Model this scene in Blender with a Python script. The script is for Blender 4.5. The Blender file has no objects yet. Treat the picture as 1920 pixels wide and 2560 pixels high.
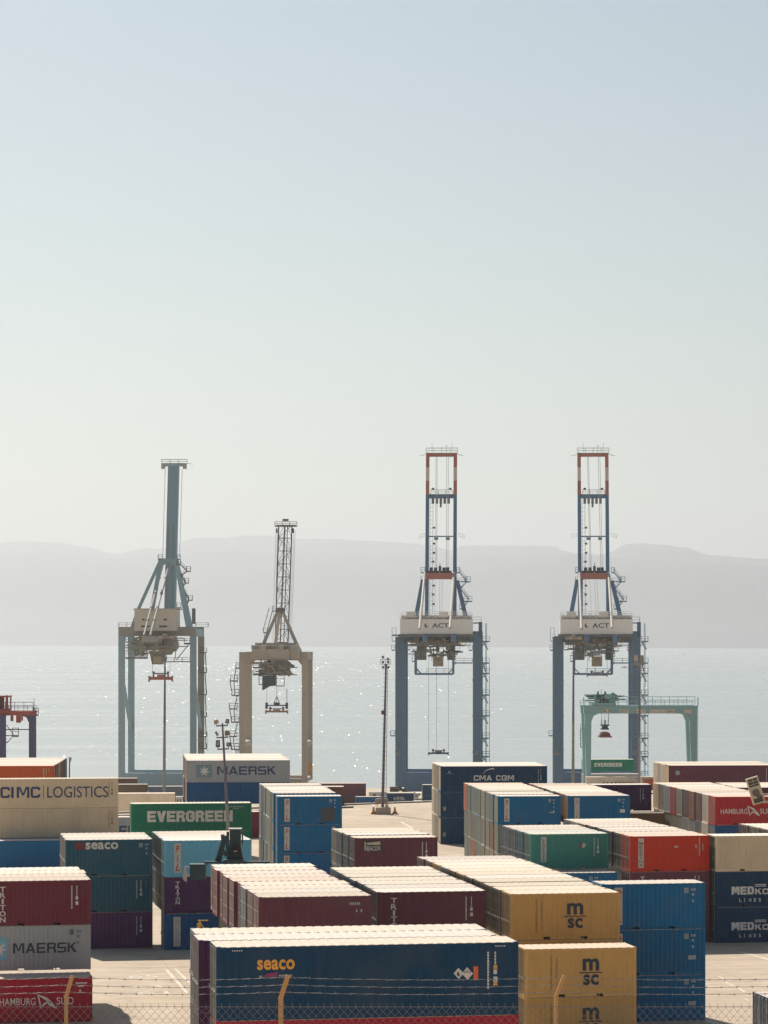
import bpy, math, random
from mathutils import Vector
R = random.Random(11)
C = bpy.context.scene.collection

# ------------------------------------------------------------------ camera, sky, sun, exposure
F, CX, Y0, EYE = 7100.0, 960.0, 1600.0, 22.0       # focal length and horizon in photo pixels, eye height in metres
cam = bpy.data.cameras.new('camera')
cam_o = bpy.data.objects.new('camera', cam); C.objects.link(cam_o)
cam.sensor_fit = 'HORIZONTAL'; cam.sensor_width = 36.0; cam.lens = 36.0 * F / 1920.0
cam.shift_y = (Y0 - 1280.0) / 1920.0
cam.clip_start = 0.5; cam.clip_end = 60000.0
cam_o.location = (0, 0, EYE); cam_o.rotation_euler = (math.radians(90), 0, 0)
bpy.context.scene.camera = cam_o

SUN_EL, SUN_AZ = 43.0, 24.0                         # elevation; degrees left of the view direction
w = bpy.data.worlds.new('World'); bpy.context.scene.world = w; w.use_nodes = True
nt = w.node_tree; nt.nodes.clear()
sky = nt.nodes.new('ShaderNodeTexSky'); sky.sky_type = 'NISHITA'; sky.sun_disc = False
sky.sun_elevation = math.radians(SUN_EL); sky.sun_rotation = math.radians(-SUN_AZ)
sky.air_density = 1.0; sky.dust_density = 0.8; sky.ozone_density = 0.3; sky.altitude = 0
bg = nt.nodes.new('ShaderNodeBackground'); bg.inputs['Strength'].default_value = 0.05
ow = nt.nodes.new('ShaderNodeOutputWorld')
tn = nt.nodes.new('ShaderNodeMixRGB'); tn.blend_type = 'MULTIPLY'; tn.inputs[0].default_value = 1.0; tn.inputs[2].default_value = (.895, .985, .965, 1)   # dusty greenish air
nt.links.new(sky.outputs[0], tn.inputs[1]); nt.links.new(tn.outputs[0], bg.inputs[0]); nt.links.new(bg.outputs[0], ow.inputs[0])
sl = bpy.data.lights.new('sun', 'SUN'); sl.energy = 4.3; sl.angle = math.radians(0.5); sl.color = (1.0, 0.92, 0.80)
so = bpy.data.objects.new('sun', sl); C.objects.link(so)
d = Vector((-math.sin(math.radians(SUN_AZ)) * math.cos(math.radians(SUN_EL)),
            math.cos(math.radians(SUN_AZ)) * math.cos(math.radians(SUN_EL)), math.sin(math.radians(SUN_EL))))
so.rotation_euler = d.to_track_quat('Z', 'Y').to_euler()
sc = bpy.context.scene
sc.view_settings.view_transform = 'Standard'; sc.view_settings.look = 'None'
sc.view_settings.gamma = 1.0; sc.view_settings.use_curve_mapping = False
sc.view_settings.exposure = 0.54
sc.render.engine = 'CYCLES'
sc.cycles.use_denoising = True
sc.cycles.max_bounces = 6; sc.cycles.volume_bounces = 1; sc.cycles.diffuse_bounces = 3; sc.cycles.glossy_bounces = 2
sc.cycles.volume_step_rate = 10; sc.cycles.volume_max_steps = 64

# ------------------------------------------------------------------ helpers
def tag(o, label=None, cat=None, group=None, kind=None):
    if label: o['label'] = label
    if cat: o['category'] = cat
    if group: o['group'] = group
    if kind: o['kind'] = kind
    return o

def empty(name, loc=(0, 0, 0), rz=0.0, parent=None):
    o = bpy.data.objects.new(name, None); C.objects.link(o)
    o.location = loc; o.rotation_euler = (0, 0, rz); o.empty_display_size = 0.5
    if parent: o.parent = parent
    return o

class MB:
    def __init__(s): s.v = []; s.f = []
    def add(s, vs, fs):
        n = len(s.v); s.v += [tuple(p) for p in vs]; s.f += [tuple(i + n for i in q) for q in fs]; return s
    def box(s, x0, y0, z0, x1, y1, z1):
        x0, x1 = sorted((x0, x1)); y0, y1 = sorted((y0, y1)); z0, z1 = sorted((z0, z1))
        return s.add([(x0,y0,z0),(x1,y0,z0),(x1,y1,z0),(x0,y1,z0),(x0,y0,z1),(x1,y0,z1),(x1,y1,z1),(x0,y1,z1)],
              [(0,3,2,1),(4,5,6,7),(0,1,5,4),(1,2,6,5),(2,3,7,6),(3,0,4,7)])
    def bar(s, p, q, a, b=None, a2=None, b2=None):
        # rectangular beam from p to q: a = size across (x-ish), b = size in depth; a2/b2 sizes at q
        b = a if b is None else b; a2 = a if a2 is None else a2; b2 = b if b2 is None else b2
        p, q = Vector(p), Vector(q); t = (q - p).normalized()
        up = Vector((0, 1, 0)) if abs(t.y) < 0.9 else Vector((0, 0, 1))
        sx = t.cross(up).normalized(); sy = sx.cross(t).normalized()
        vs = []
        for o_, aa, bb in ((p, a, b), (q, a2, b2)):
            for i, j in ((-1,-1),(1,-1),(1,1),(-1,1)): vs.append(o_ + sx*aa*i/2 + sy*bb*j/2)
        return s.add(vs, [(0,1,2,3)[::-1],(4,5,6,7),(0,1,5,4),(1,2,6,5),(2,3,7,6),(3,0,4,7)])
    def tube(s, p, q, r, r2=None, n=6):
        r2 = r if r2 is None else r2
        p, q = Vector(p), Vector(q); t = (q - p).normalized()
        up = Vector((0, 0, 1)) if abs(t.z) < 0.9 else Vector((0, 1, 0))
        sx = t.cross(up).normalized(); sy = sx.cross(t)
        vs = []
        for o_, rr in ((p, r), (q, r2)):
            for k in range(n):
                a = 2*math.pi*k/n; vs.append(o_ + sx*rr*math.cos(a) + sy*rr*math.sin(a))
        fs = [(k, (k+1) % n, n+(k+1) % n, n+k) for k in range(n)]
        return s.add(vs, fs + [tuple(range(n))[::-1], tuple(range(n, 2*n))])
    def prism(s, pts, y0, y1):                      # pts in x,z ; extruded along y
        n = len(pts)
        vs = [(x, y0, z) for x, z in pts] + [(x, y1, z) for x, z in pts]
        return s.add(vs, [(k, (k+1) % n, n+(k+1) % n, n+k) for k in range(n)] + [tuple(range(n))[::-1], tuple(range(n, 2*n))])
    def sheet(s, pts, y):
        return s.add([(x, y, z) for x, z in pts], [tuple(range(len(pts)))])
    def mesh(s, name):
        m = bpy.data.meshes.new(name); m.from_pydata(s.v, [], s.f); m.update(); return m
    def build(s, name, mat, parent=None, loc=None):
        m = s.mesh(name); m.materials.append(mat)
        o = bpy.data.objects.new(name, m); C.objects.link(o)
        if parent: o.parent = parent
        if loc: o.location = loc
        return o

def share(name, mesh, mat, parent, **kw):            # an object on shared mesh data with its own material
    o = bpy.data.objects.new(name, mesh); C.objects.link(o); o.parent = parent
    if not mesh.materials: mesh.materials.append(None)
    o.material_slots[0].link = 'OBJECT'; o.material_slots[0].material = mat
    return o

def at(px, py, Y): return Vector(((px - CX) * Y / F, Y, EYE - (py - Y0) * Y / F))

# ------------------------------------------------------------------ materials
def srgb(r, g, b):
    f = lambda c: (c/255/12.92) if c/255 <= .04045 else ((c/255+.055)/1.055)**2.4
    return (f(r), f(g), f(b))
_m = {}
def paint(name, col, rough=.5, dirt=.25, dust=(.42,.36,.29), rust=0.0, metal=0.0, scale=1.0, streak=True, spec=.5, dent=0.0, tints=None):
    """weathered paint: base colour, large dusty blotches, vertical streaks, optional rust patches"""
    if name in _m: return _m[name]
    m = bpy.data.materials.new(name); m.use_nodes = True; t = m.node_tree; N, L = t.nodes, t.links
    b = N['Principled BSDF']; b.inputs['Roughness'].default_value = rough; b.inputs['Metallic'].default_value = metal
    b.inputs['Specular IOR Level'].default_value = spec
    tc = N.new('ShaderNodeTexCoord'); oi = N.new('ShaderNodeObjectInfo')
    mu = N.new('ShaderNodeMath'); mu.operation = 'MULTIPLY'; mu.inputs[1].default_value = 57.0
    L.new(oi.outputs['Random'], mu.inputs[0])
    va = N.new('ShaderNodeVectorMath'); va.operation = 'ADD'
    L.new(tc.outputs['Object'], va.inputs[0]); L.new(mu.outputs[0], va.inputs[1])
    n1 = N.new('ShaderNodeTexNoise'); n1.inputs['Scale'].default_value = .55*scale; n1.inputs['Detail'].default_value = 6
    L.new(va.outputs[0], n1.inputs['Vector'])
    mp = N.new('ShaderNodeMapping'); mp.inputs['Scale'].default_value = (3.2, 3.2, .35) if streak else (1,1,1)
    L.new(va.outputs[0], mp.inputs[0])
    n2 = N.new('ShaderNodeTexNoise'); n2.inputs['Scale'].default_value = 1.3*scale; n2.inputs['Detail'].default_value = 5
    L.new(mp.outputs[0], n2.inputs['Vector'])
    r1 = N.new('ShaderNodeMapRange'); r1.inputs[1].default_value = .42; r1.inputs[2].default_value = .75; r1.inputs[4].default_value = dirt
    L.new(n1.outputs[0], r1.inputs[0])
    r2 = N.new('ShaderNodeMapRange'); r2.inputs[1].default_value = .5; r2.inputs[2].default_value = .8; r2.inputs[4].default_value = dirt*1.1
    L.new(n2.outputs[0], r2.inputs[0])
    mx = N.new('ShaderNodeMath'); mx.operation = 'MAXIMUM'; L.new(r1.outputs[0], mx.inputs[0]); L.new(r2.outputs[0], mx.inputs[1])
    # slight hue/value change from object to object
    hs = N.new('ShaderNodeHueSaturation'); hs.inputs['Color'].default_value = (*col, 1)
    rv = N.new('ShaderNodeMapRange'); rv.inputs[3].default_value = .86; rv.inputs[4].default_value = 1.12
    L.new(oi.outputs['Random'], rv.inputs[0]); L.new(rv.outputs[0], hs.inputs['Value'])
    mix = N.new('ShaderNodeMixRGB'); mix.inputs[2].default_value = (*dust, 1)
    L.new(hs.outputs[0], mix.inputs[1]); L.new(mx.outputs[0], mix.inputs[0])
    out = mix.outputs[0]
    if rust > 0:
        n3 = N.new('ShaderNodeTexNoise'); n3.inputs['Scale'].default_value = 2.3*scale; n3.inputs['Detail'].default_value = 8
        n3.inputs['Roughness'].default_value = .7; L.new(mp.outputs[0], n3.inputs['Vector'])
        r3 = N.new('ShaderNodeMapRange'); r3.inputs[1].default_value = .72-.18*rust; r3.inputs[2].default_value = .80; r3.inputs[4].default_value = min(1, .5+rust)
        L.new(n3.outputs[0], r3.inputs[0])
        m3 = N.new('ShaderNodeMixRGB'); m3.inputs[2].default_value = (.16,.07,.035,1)
        L.new(out, m3.inputs[1]); L.new(r3.outputs[0], m3.inputs[0]); out = m3.outputs[0]
    if tints:                                          # sheets toned and stained differently from one to the next
        m4 = N.new('ShaderNodeMath'); m4.operation = 'MULTIPLY'; m4.inputs[1].default_value = 7.31; L.new(oi.outputs['Random'], m4.inputs[0])
        m5 = N.new('ShaderNodeMath'); m5.operation = 'FRACT'; L.new(m4.outputs[0], m5.inputs[0])
        cr = N.new('ShaderNodeValToRGB'); cr.color_ramp.interpolation = 'CONSTANT'; L.new(m5.outputs[0], cr.inputs[0])
        while len(cr.color_ramp.elements) < len(tints): cr.color_ramp.elements.new(.5)
        for i, c_ in enumerate(tints): cr.color_ramp.elements[i].position = i/len(tints); cr.color_ramp.elements[i].color = (*c_, 1)
        m6 = N.new('ShaderNodeMixRGB'); m6.blend_type = 'MULTIPLY'; m6.inputs[0].default_value = 1; L.new(out, m6.inputs[1]); L.new(cr.outputs[0], m6.inputs[2]); out = m6.outputs[0]
        n7 = N.new('ShaderNodeTexNoise'); n7.inputs['Scale'].default_value = 1.1; n7.inputs['Detail'].default_value = 9; n7.inputs['Roughness'].default_value = .75; L.new(va.outputs[0], n7.inputs['Vector'])
        r7 = N.new('ShaderNodeMapRange'); r7.inputs[1].default_value = .56; r7.inputs[2].default_value = .70; r7.inputs[4].default_value = .45; L.new(n7.outputs[0], r7.inputs[0])
        mr = N.new('ShaderNodeMath'); mr.operation = 'GREATER_THAN'; mr.inputs[1].default_value = .62; L.new(m5.outputs[0], mr.inputs[0])
        mm_ = N.new('ShaderNodeMath'); mm_.operation = 'MULTIPLY'; L.new(r7.outputs[0], mm_.inputs[0]); L.new(mr.outputs[0], mm_.inputs[1])
        m8 = N.new('ShaderNodeMixRGB'); m8.inputs[2].default_value = (.42,.27,.15,1); L.new(out, m8.inputs[1]); L.new(mm_.outputs[0], m8.inputs[0]); out = m8.outputs[0]
    if dent > 0:
        nd = N.new('ShaderNodeTexNoise'); nd.inputs['Scale'].default_value = .9; nd.inputs['Detail'].default_value = 3; L.new(va.outputs[0], nd.inputs['Vector'])
        bp = N.new('ShaderNodeBump'); bp.inputs['Strength'].default_value = 1.0; bp.inputs['Distance'].default_value = dent; L.new(nd.outputs[0], bp.inputs['Height']); L.new(bp.outputs[0], b.inputs['Normal'])
    L.new(out, b.inputs['Base Color'])
    _m[name] = m; return m
def plain(name, col, rough=.5, metal=0.0):
    if name in _m: return _m[name]
    m = bpy.data.materials.new(name); m.use_nodes = True; b = m.node_tree.nodes['Principled BSDF']
    n = m.node_tree.nodes.new('ShaderNodeTexNoise'); n.inputs['Scale'].default_value = 3.0; n.inputs['Detail'].default_value = 4
    r = m.node_tree.nodes.new('ShaderNodeValToRGB')
    r.color_ramp.elements[0].position = .3; r.color_ramp.elements[0].color = (*[c*.86 for c in col], 1)
    r.color_ramp.elements[1].position = .7; r.color_ramp.elements[1].color = (*[min(1, c*1.07) for c in col], 1)
    tc = m.node_tree.nodes.new('ShaderNodeTexCoord')
    m.node_tree.links.new(tc.outputs['Object'], n.inputs['Vector'])
    m.node_tree.links.new(n.outputs[0], r.inputs[0]); m.node_tree.links.new(r.outputs[0], b.inputs['Base Color'])
    b.inputs['Roughness'].default_value = rough; b.inputs['Metallic'].default_value = metal
    _m[name] = m; return m

# container colours (albedo)
CC = dict(yellow=(.66,.38,.12), maroon=(.165,.050,.072), wine=(.19,.028,.050), navy=(.006,.060,.14), deepblue=(.002,.050,.115),
          blue=(.003,.15,.33), paleblue=(.17,.50,.68), teal=(.002,.16,.23), green=(.07,.33,.26), evergreen=(.003,.22,.13),
          orange=(.66,.12,.03), red=(.66,.045,.018), scarlet=(.52,.028,.034), crimson=(.42,.010,.036), beige=(.84,.65,.43),
          grey=(.43,.45,.46), cream=(.80,.68,.52), brown=(.16,.085,.065), olive=(.22,.15,.085), tealgrey=(.20,.27,.27),
          purple=(.085,.026,.10), rust=(.34,.12,.06), stone=(.42,.38,.30), royal=(.005,.09,.24), slate=(.13,.17,.21), petrol=(.018,.105,.155))
def cpaint(c): return paint('container paint ' + c, CC[c], rough=.55, dirt=.20, dust=(.17,.145,.125), rust=.42, spec=.18, dent=.10)
def cend(c): return paint('weathered end paint ' + c, tuple(.62*a + .38*b for a, b in zip(CC[c], (.36,.33,.27))), rough=.6, dirt=.5, rust=.35, scale=1.8)
def cdoor(c): return paint('worn door paint ' + c, tuple(.62*a + .10*b for a, b in zip(CC[c], (.36,.33,.27))), rough=.6, dirt=.55, dust=(.24,.22,.18), rust=.45, scale=2.2)
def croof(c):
    col = CC[c]; k = .78  # mixed towards cream to put the sun glare into the paint, plus dust
    return paint('sunlit dusty roof ' + c, tuple((1-k)*a + k*b for a, b in zip(col, (.86,.77,.66))), rough=.75, spec=.25, dirt=.45, dust=(.68,.58,.47), rust=.10, scale=.8, streak=False, dent=.05, tints=((1,1,1),(.95,.93,.92),(1,.93,.90),(.86,.82,.78),(1,.97,.92),(.98,.90,.86),(.90,.86,.80),(1,.95,.88)))
WHITE = plain('white lettering', (.74,.70,.64)); BLACK = plain('dark lettering', (.015,.03,.06)); REDL = plain('red lettering', (.42,.03,.04))
ORNG = plain('amber lettering', (.95,.42,.06)); STEEL = plain('galvanised steel', (.42,.41,.38), .5, .3); DARK = plain('dark steel', (.03,.035,.04), .6)
NAVYL = plain('navy lettering', (.03,.05,.16)); RUBBER = plain('black rubber', (.02,.02,.022), .8)

# ------------------------------------------------------------------ lettering
_g = {}
def glyphs(s, bold=0.0, shear=0.0, spacing=1.0):
    bold = min(bold*.42, .03); spacing = 1.05 if bold > .01 else 1.0
    k = (s, bold, shear, spacing)
    if k not in _g:
        c = bpy.data.curves.new('t', 'FONT'); c.body = s; c.offset = bold; c.shear = shear; c.space_character = spacing
        c.resolution_u = 4; c.size = 1.0; c.fill_mode = 'BOTH' if hasattr(c, 'fill_mode') else None
        o = bpy.data.objects.new('t', c); C.objects.link(o)
        dg = bpy.context.evaluated_depsgraph_get(); ev = o.evaluated_get(dg); me = ev.to_mesh()
        vs = [(v.co.x, v.co.y) for v in me.vertices]; fs = [tuple(p.vertices) for p in me.polygons if p.normal.z > .5]
        if not fs: fs = [tuple(p.vertices) for p in me.polygons]
        ev.to_mesh_clear(); bpy.data.objects.remove(o); bpy.data.curves.remove(c)
        _g[k] = (vs, fs)
    return _g[k]
def put_text(mb, s, u0, v0, wd, ht, y, bold=0.03, shear=0.0, spacing=1.0, flat=None):
    """text fitted in the box u0..u0+wd, v0..v0+ht on the plane y"""
    vs, fs = glyphs(s, bold, shear, spacing)
    x0 = min(p[0] for p in vs); x1 = max(p[0] for p in vs); z0 = min(p[1] for p in vs); z1 = max(p[1] for p in vs)
    sx = wd / (x1-x0) if wd else ht / (z1-z0); sz = ht / (z1-z0)
    if flat is None: mb.add([(u0 + (x-x0)*sx, y, v0 + (z-z0)*sz) for x, z in vs], fs)
    else: mb.add([flat(u0 + (x-x0)*sx, v0 + (z-z0)*sz) for x, z in vs], fs)
def put_column(mb, s, uc, vtop, vbot, cw, y, bold=.04, shear=0.0, fill=.78):
    n = len(s); step = (vtop - vbot) / n
    for i, ch in enumerate(s):
        if ch == ' ': continue
        ww = cw if ch not in 'I' else cw*.34
        put_text(mb, ch, uc - ww/2, vtop - (i+1)*step + step*(1-fill)/2, ww, step*fill, y, bold, shear)

def block(mb, s, x, z, w_, h, y, t=.22, gap=.16, th=None):
    """heavy block capitals built from bars; t = upright thickness and th = level bar thickness, as shares of the height"""
    th = th or t*.82; rel = {'I': .42, 'M': 1.25, ' ': .5, 'G': 1.02, 'C': .95, 'V': 1.05, 'A': 1.1, 'O': 1.05, 'Z': 1}
    ws = [rel.get(c, 1.0) for c in s]; u = w_/(sum(ws) + gap*(len(s)-1)); T = t*h; B = th*h; cx = x; k = [0]
    def quad(*p): k[0] += 1; mb.sheet([(a, z+b) for a, b in p], y - .0008*(k[0] % 3))
    for c, r_ in zip(s, ws):
        W = u*r_; X = cx; cx += W + u*gap
        V = lambda a, z0=0, z1=h: quad((X+a, z0), (X+a+T, z0), (X+a+T, z1), (X+a, z1))
        Hb = lambda zb, a=0, b=None: quad((X+a, zb), (X+(W if b is None else b), zb), (X+(W if b is None else b), zb+B), (X+a, zb+B))
        D = lambda x0, z0, x1, z1: quad((X+x0, z0), (X+x0+T*1.1, z0), (X+x1+T*1.1, z1), (X+x1, z1))
        m_ = h/2-B/2; ch = min(T, B)*.8
        if c == 'E': V(0, 0, h); Hb(0, T); Hb(m_, T, W*.92); Hb(h-B, T)
        elif c == 'F': V(0); Hb(m_, T, W*.9); Hb(h-B, T)
        elif c == 'I': quad((X, 0), (X+T, 0), (X+T, h), (X, h))
        elif c == 'L': V(0); Hb(0, T)
        elif c in 'CG':
            quad((X, ch), (X+T, ch), (X+T, h-ch), (X, h-ch)); quad((X, ch), (X+ch, 0), (X+W-ch, 0), (X+W, ch), (X+W, B), (X+T, B), (X+T, ch)); quad((X+T, h-B), (X+W, h-B), (X+W, h-ch), (X+W-ch, h), (X+ch, h), (X, h-ch), (X+T, h-ch))
            if c == 'G': quad((X+W-T, B), (X+W, B), (X+W, m_+B), (X+W-T, m_+B)); Hb(m_, W*.5, W-T)
            else: quad((X+W-T, B), (X+W, B), (X+W, B+.12*h), (X+W-T, B+.12*h))
            quad((X+W-T, h-B-.12*h), (X+W, h-B-.12*h), (X+W, h-B), (X+W-T, h-B))
        elif c in 'OD':
            o_ = ch if c == 'O' else 0
            quad((X, o_), (X+T, o_), (X+T, h-o_), (X, h-o_)); quad((X+W-T, ch), (X+W, ch), (X+W, h-ch), (X+W-T, h-ch))
            quad((X+T, 0), (X+W-ch, 0), (X+W, ch), (X+W-T, B), (X+T, B)); quad((X+T, h-B), (X+W-T, h-B), (X+W, h-ch), (X+W-ch, h), (X+T, h))
            if o_: quad((X, o_), (X+o_, 0), (X+T, 0), (X+T, o_)); quad((X, h-o_), (X+T, h-o_), (X+T, h), (X+o_, h))
        elif c == 'R':
            V(0); Hb(h-B, T, W-ch); Hb(m_, T, W-ch*.6); quad((X+W-T, m_+B), (X+W, m_+B), (X+W, h-ch), (X+W-ch, h), (X+W-T, h-B*.2)); quad((X+W-T*1.05, 0), (X+W+T*.05, 0), (X+W-T*.1, m_), (X+W-T*1.2, m_))
        elif c == 'S': Hb(0, 0, W-ch); Hb(m_); Hb(h-B, ch); quad((X, m_+B), (X+T, m_+B), (X+T, h-B), (X+ch, h), (X, h-ch)); quad((X+W-T, B*.3), (X+W-ch, 0), (X+W, ch), (X+W, m_), (X+W-T, m_))
        elif c == 'K': V(0); quad((X+T, h*.36), (X+T, h*.62), (X+W-T*1.2, h), (X+W, h)); quad((X+T+.1*W, h*.5), (X+T+.34*W, h*.66), (X+W+T*.1, 0), (X+W-T*1.2, 0))
        elif c == 'A': D(0, 0, W/2-T*.62, h); quad((X+W-T*1.1, 0), (X+W, 0), (X+W/2+T*.62, h), (X+W/2-T*.48, h)); Hb(h*.2, W*.25, W*.75)
        elif c == 'V': D(W/2-T*.55, 0, 0, h); D(W/2-T*.55, 0, W-T*1.1, h)
        elif c == 'N': V(0); V(W-T); quad((X+T*.6, h), (X+T*1.5, h), (X+W-T*.6, 0), (X+W-T*1.5, 0))
        elif c == 'M': V(0); V(W-T); quad((X+T*.7, h), (X+T*1.5, h), (X+W/2+T*.4, h*.22), (X+W/2-T*.4, h*.22)); quad((X+W-T*1.5, h), (X+W-T*.7, h), (X+W/2+T*.4, h*.22), (X+W/2-T*.4, h*.22))

# ------------------------------------------------------------------ the setting: ground, sea, mountains, haze
def ground_mat():
    m = bpy.data.materials.new('dusty concrete yard'); m.use_nodes = True; t = m.node_tree; N, L = t.nodes, t.links
    b = N['Principled BSDF']; b.inputs['Roughness'].default_value = .85; b.inputs['Specular IOR Level'].default_value = .25
    tc = N.new('ShaderNodeTexCoord')
    n1 = N.new('ShaderNodeTexNoise'); n1.inputs['Scale'].default_value = .09; n1.inputs['Detail'].default_value = 7
    mp = N.new('ShaderNodeMapping'); mp.inputs['Scale'].default_value = (.5, .9, 1); mp.inputs['Rotation'].default_value = (0, 0, -.17)
    n2 = N.new('ShaderNodeTexNoise'); n2.inputs['Scale'].default_value = .6; n2.inputs['Detail'].default_value = 8; n2.inputs['Roughness'].default_value = .65
    L.new(tc.outputs['Object'], n1.inputs['Vector']); L.new(tc.outputs['Object'], mp.inputs[0]); L.new(mp.outputs[0], n2.inputs['Vector'])
    r1 = N.new('ShaderNodeValToRGB'); r1.color_ramp.elements[0].position = .3; r1.color_ramp.elements[1].position = .7
    r1.color_ramp.elements[0].color = (.49,.39,.29,1); r1.color_ramp.elements[1].color = (.60,.485,.37,1)
    r2 = N.new('ShaderNodeMapRange'); r2.inputs[1].default_value = .3; r2.inputs[2].default_value = .7; r2.inputs[3].default_value = .86; r2.inputs[4].default_value = 1.12
    mm = N.new('ShaderNodeMixRGB'); mm.blend_type = 'MULTIPLY'; mm.inputs[0].default_value = 1
    L.new(n1.outputs[0], r1.inputs[0]); L.new(n2.outputs[0], r2.inputs[0]); L.new(r1.outputs[0], mm.inputs[1]); L.new(r2.outputs[0], mm.inputs[2])
    # expansion joints of the slabs
    mq = N.new('ShaderNodeMapping'); mq.inputs['Rotation'].default_value = (0, 0, -.17); L.new(tc.outputs['Object'], mq.inputs[0])
    br = N.new('ShaderNodeTexBrick'); br.offset = 0; br.inputs['Scale'].default_value = 1.0
    br.inputs['Brick Width'].default_value = 9.0; br.inputs['Row Height'].default_value = 9.0
    br.inputs['Mortar Size'].default_value = .05; br.inputs['Mortar Smooth'].default_value = .2
    br.inputs['Color1'].default_value = (1,1,1,1); br.inputs['Color2'].default_value = (.93,.93,.93,1); br.inputs['Mortar'].default_value = (.62,.6,.58,1)
    L.new(mq.outputs[0], br.inputs['Vector'])
    m2 = N.new('ShaderNodeMixRGB'); m2.blend_type = 'MULTIPLY'; m2.inputs[0].default_value = .45
    L.new(mm.outputs[0], m2.inputs[1]); L.new(br.outputs[0], m2.inputs[2]); # oil stains, tyre rubbed lanes and patched slabs
    n5 = N.new('ShaderNodeTexNoise'); n5.inputs['Scale'].default_value = .28; n5.inputs['Detail'].default_value = 9; n5.inputs['Roughness'].default_value = .7; L.new(tc.outputs['Object'], n5.inputs['Vector'])
    r5 = N.new('ShaderNodeMapRange'); r5.inputs[1].default_value = .55; r5.inputs[2].default_value = .72; r5.inputs[4].default_value = .6; L.new(n5.outputs[0], r5.inputs[0])
    m5 = N.new('ShaderNodeMixRGB'); m5.inputs[2].default_value = (.20,.165,.13,1); L.new(m2.outputs[0], m5.inputs[1]); L.new(r5.outputs[0], m5.inputs[0])
    m6_ = N.new('ShaderNodeMapping'); m6_.inputs['Rotation'].default_value = (0,0,-.17); m6_.inputs['Scale'].default_value = (.035, 1.7, 1); L.new(tc.outputs['Object'], m6_.inputs[0])
    n6 = N.new('ShaderNodeTexNoise'); n6.inputs['Scale'].default_value = 1.0; n6.inputs['Detail'].default_value = 5; L.new(m6_.outputs[0], n6.inputs['Vector'])
    r6 = N.new('ShaderNodeMapRange'); r6.inputs[1].default_value = .56; r6.inputs[2].default_value = .68; r6.inputs[4].default_value = .5; L.new(n6.outputs[0], r6.inputs[0])
    m7 = N.new('ShaderNodeMixRGB'); m7.inputs[2].default_value = (.24,.20,.165,1); L.new(m5.outputs[0], m7.inputs[1]); L.new(r6.outputs[0], m7.inputs[0])
    L.new(m7.outputs[0], b.inputs['Base Color'])
    return m
GM = ground_mat()
prof = [(-80,17),(-20,17),(26,17),(34,15.2),(48,10.5),(62,6),(76,1.6),(88,-.5),(100,-.7),(125,-.7),(150,0),(200,0),(260,0),(320,0),(385.5,0),
        (387.5,-1.2),(396,-14),(440,-14),(540,-14),(640,-14),(673,-14),(688,-19),(705,-23.3),(790,-23.3),(830,-23.3),(868,-23.3),(868.1,-30)]
def gz(Y):
    for (a, za), (b, zb) in zip(prof, prof[1:]):
        if a <= Y <= b: return za + (zb-za)*(Y-a)/(b-a)
    return -23.3
g = MB(); xs = [-1600,-800,-400,-200,-120,-80,-60,-40,-20,-10,0,10,20,40,60,80,120,200,400,800,1600]
n = len(xs)
def edge(x): return -3.2 + .635*max(-75, min(40, x))     # the terrace edge runs obliquely
g.v = [(x, Y + (edge(x) if 380 < Y < 400 else 0), z) for Y, z in prof for x in xs]
g.f = [(j*n+i, j*n+i+1, (j+1)*n+i+1, (j+1)*n+i) for j in range(len(prof)-1) for i in range(n-1)]
tag(g.build('ground', GM), kind='structure')

def sea_mat():
    m = bpy.data.materials.new('sea water'); m.use_nodes = True; t = m.node_tree; N, L = t.nodes, t.links
    b = N['Principled BSDF']; b.inputs['Base Color'].default_value = (.33,.37,.37,1); b.inputs['Roughness'].default_value = .3
    b.inputs['IOR'].default_value = 1.33
    tc = N.new('ShaderNodeTexCoord')
    mp = N.new('ShaderNodeMapping'); mp.inputs['Scale'].default_value = (1.0, 1.0, 1); L.new(tc.outputs['Object'], mp.inputs[0])
    n1 = N.new('ShaderNodeTexNoise'); n1.inputs['Scale'].default_value = .22; n1.inputs['Detail'].default_value = 6; n1.inputs['Roughness'].default_value = .62
    n2 = N.new('ShaderNodeTexNoise'); n2.inputs['Scale'].default_value = .012; n2.inputs['Detail'].default_value = 4
    L.new(mp.outputs[0], n1.inputs['Vector']); L.new(mp.outputs[0], n2.inputs['Vector'])
    ms = N.new('ShaderNodeMapping'); ms.inputs['Scale'].default_value = (.0012, .012, 1); L.new(tc.outputs['Object'], ms.inputs[0])
    n3 = N.new('ShaderNodeTexNoise'); n3.inputs['Scale'].default_value = 1.0; n3.inputs['Detail'].default_value = 6; L.new(ms.outputs[0], n3.inputs['Vector'])
    rs = N.new('ShaderNodeMapRange'); rs.inputs[1].default_value = .35; rs.inputs[2].default_value = .65; rs.inputs[3].default_value = .20; rs.inputs[4].default_value = .42
    L.new(n3.outputs[0], rs.inputs[0]); L.new(rs.outputs[0], b.inputs['Roughness'])   # wind streaks
    bu = N.new('ShaderNodeBump'); bu.inputs['Strength'].default_value = .6; bu.inputs['Distance'].default_value = .8
    b2 = N.new('ShaderNodeBump'); b2.inputs['Strength'].default_value = .3; b2.inputs['Distance'].default_value = 3.0
    L.new(n2.outputs[0], b2.inputs['Height']); L.new(n1.outputs[0], bu.inputs['Height']); L.new(b2.outputs[0], bu.inputs['Normal'])
    L.new(bu.outputs[0], b.inputs['Normal'])
    return m
s = MB(); ys = [860, 1200, 2000, 4000, 8000, 14000, 22000, 31000]; xx = [-14000,-6000,-2000,0,2000,6000,14000]; n = len(xx)
s.v = [(x, Y, -26) for Y in ys for x in xx]
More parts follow.
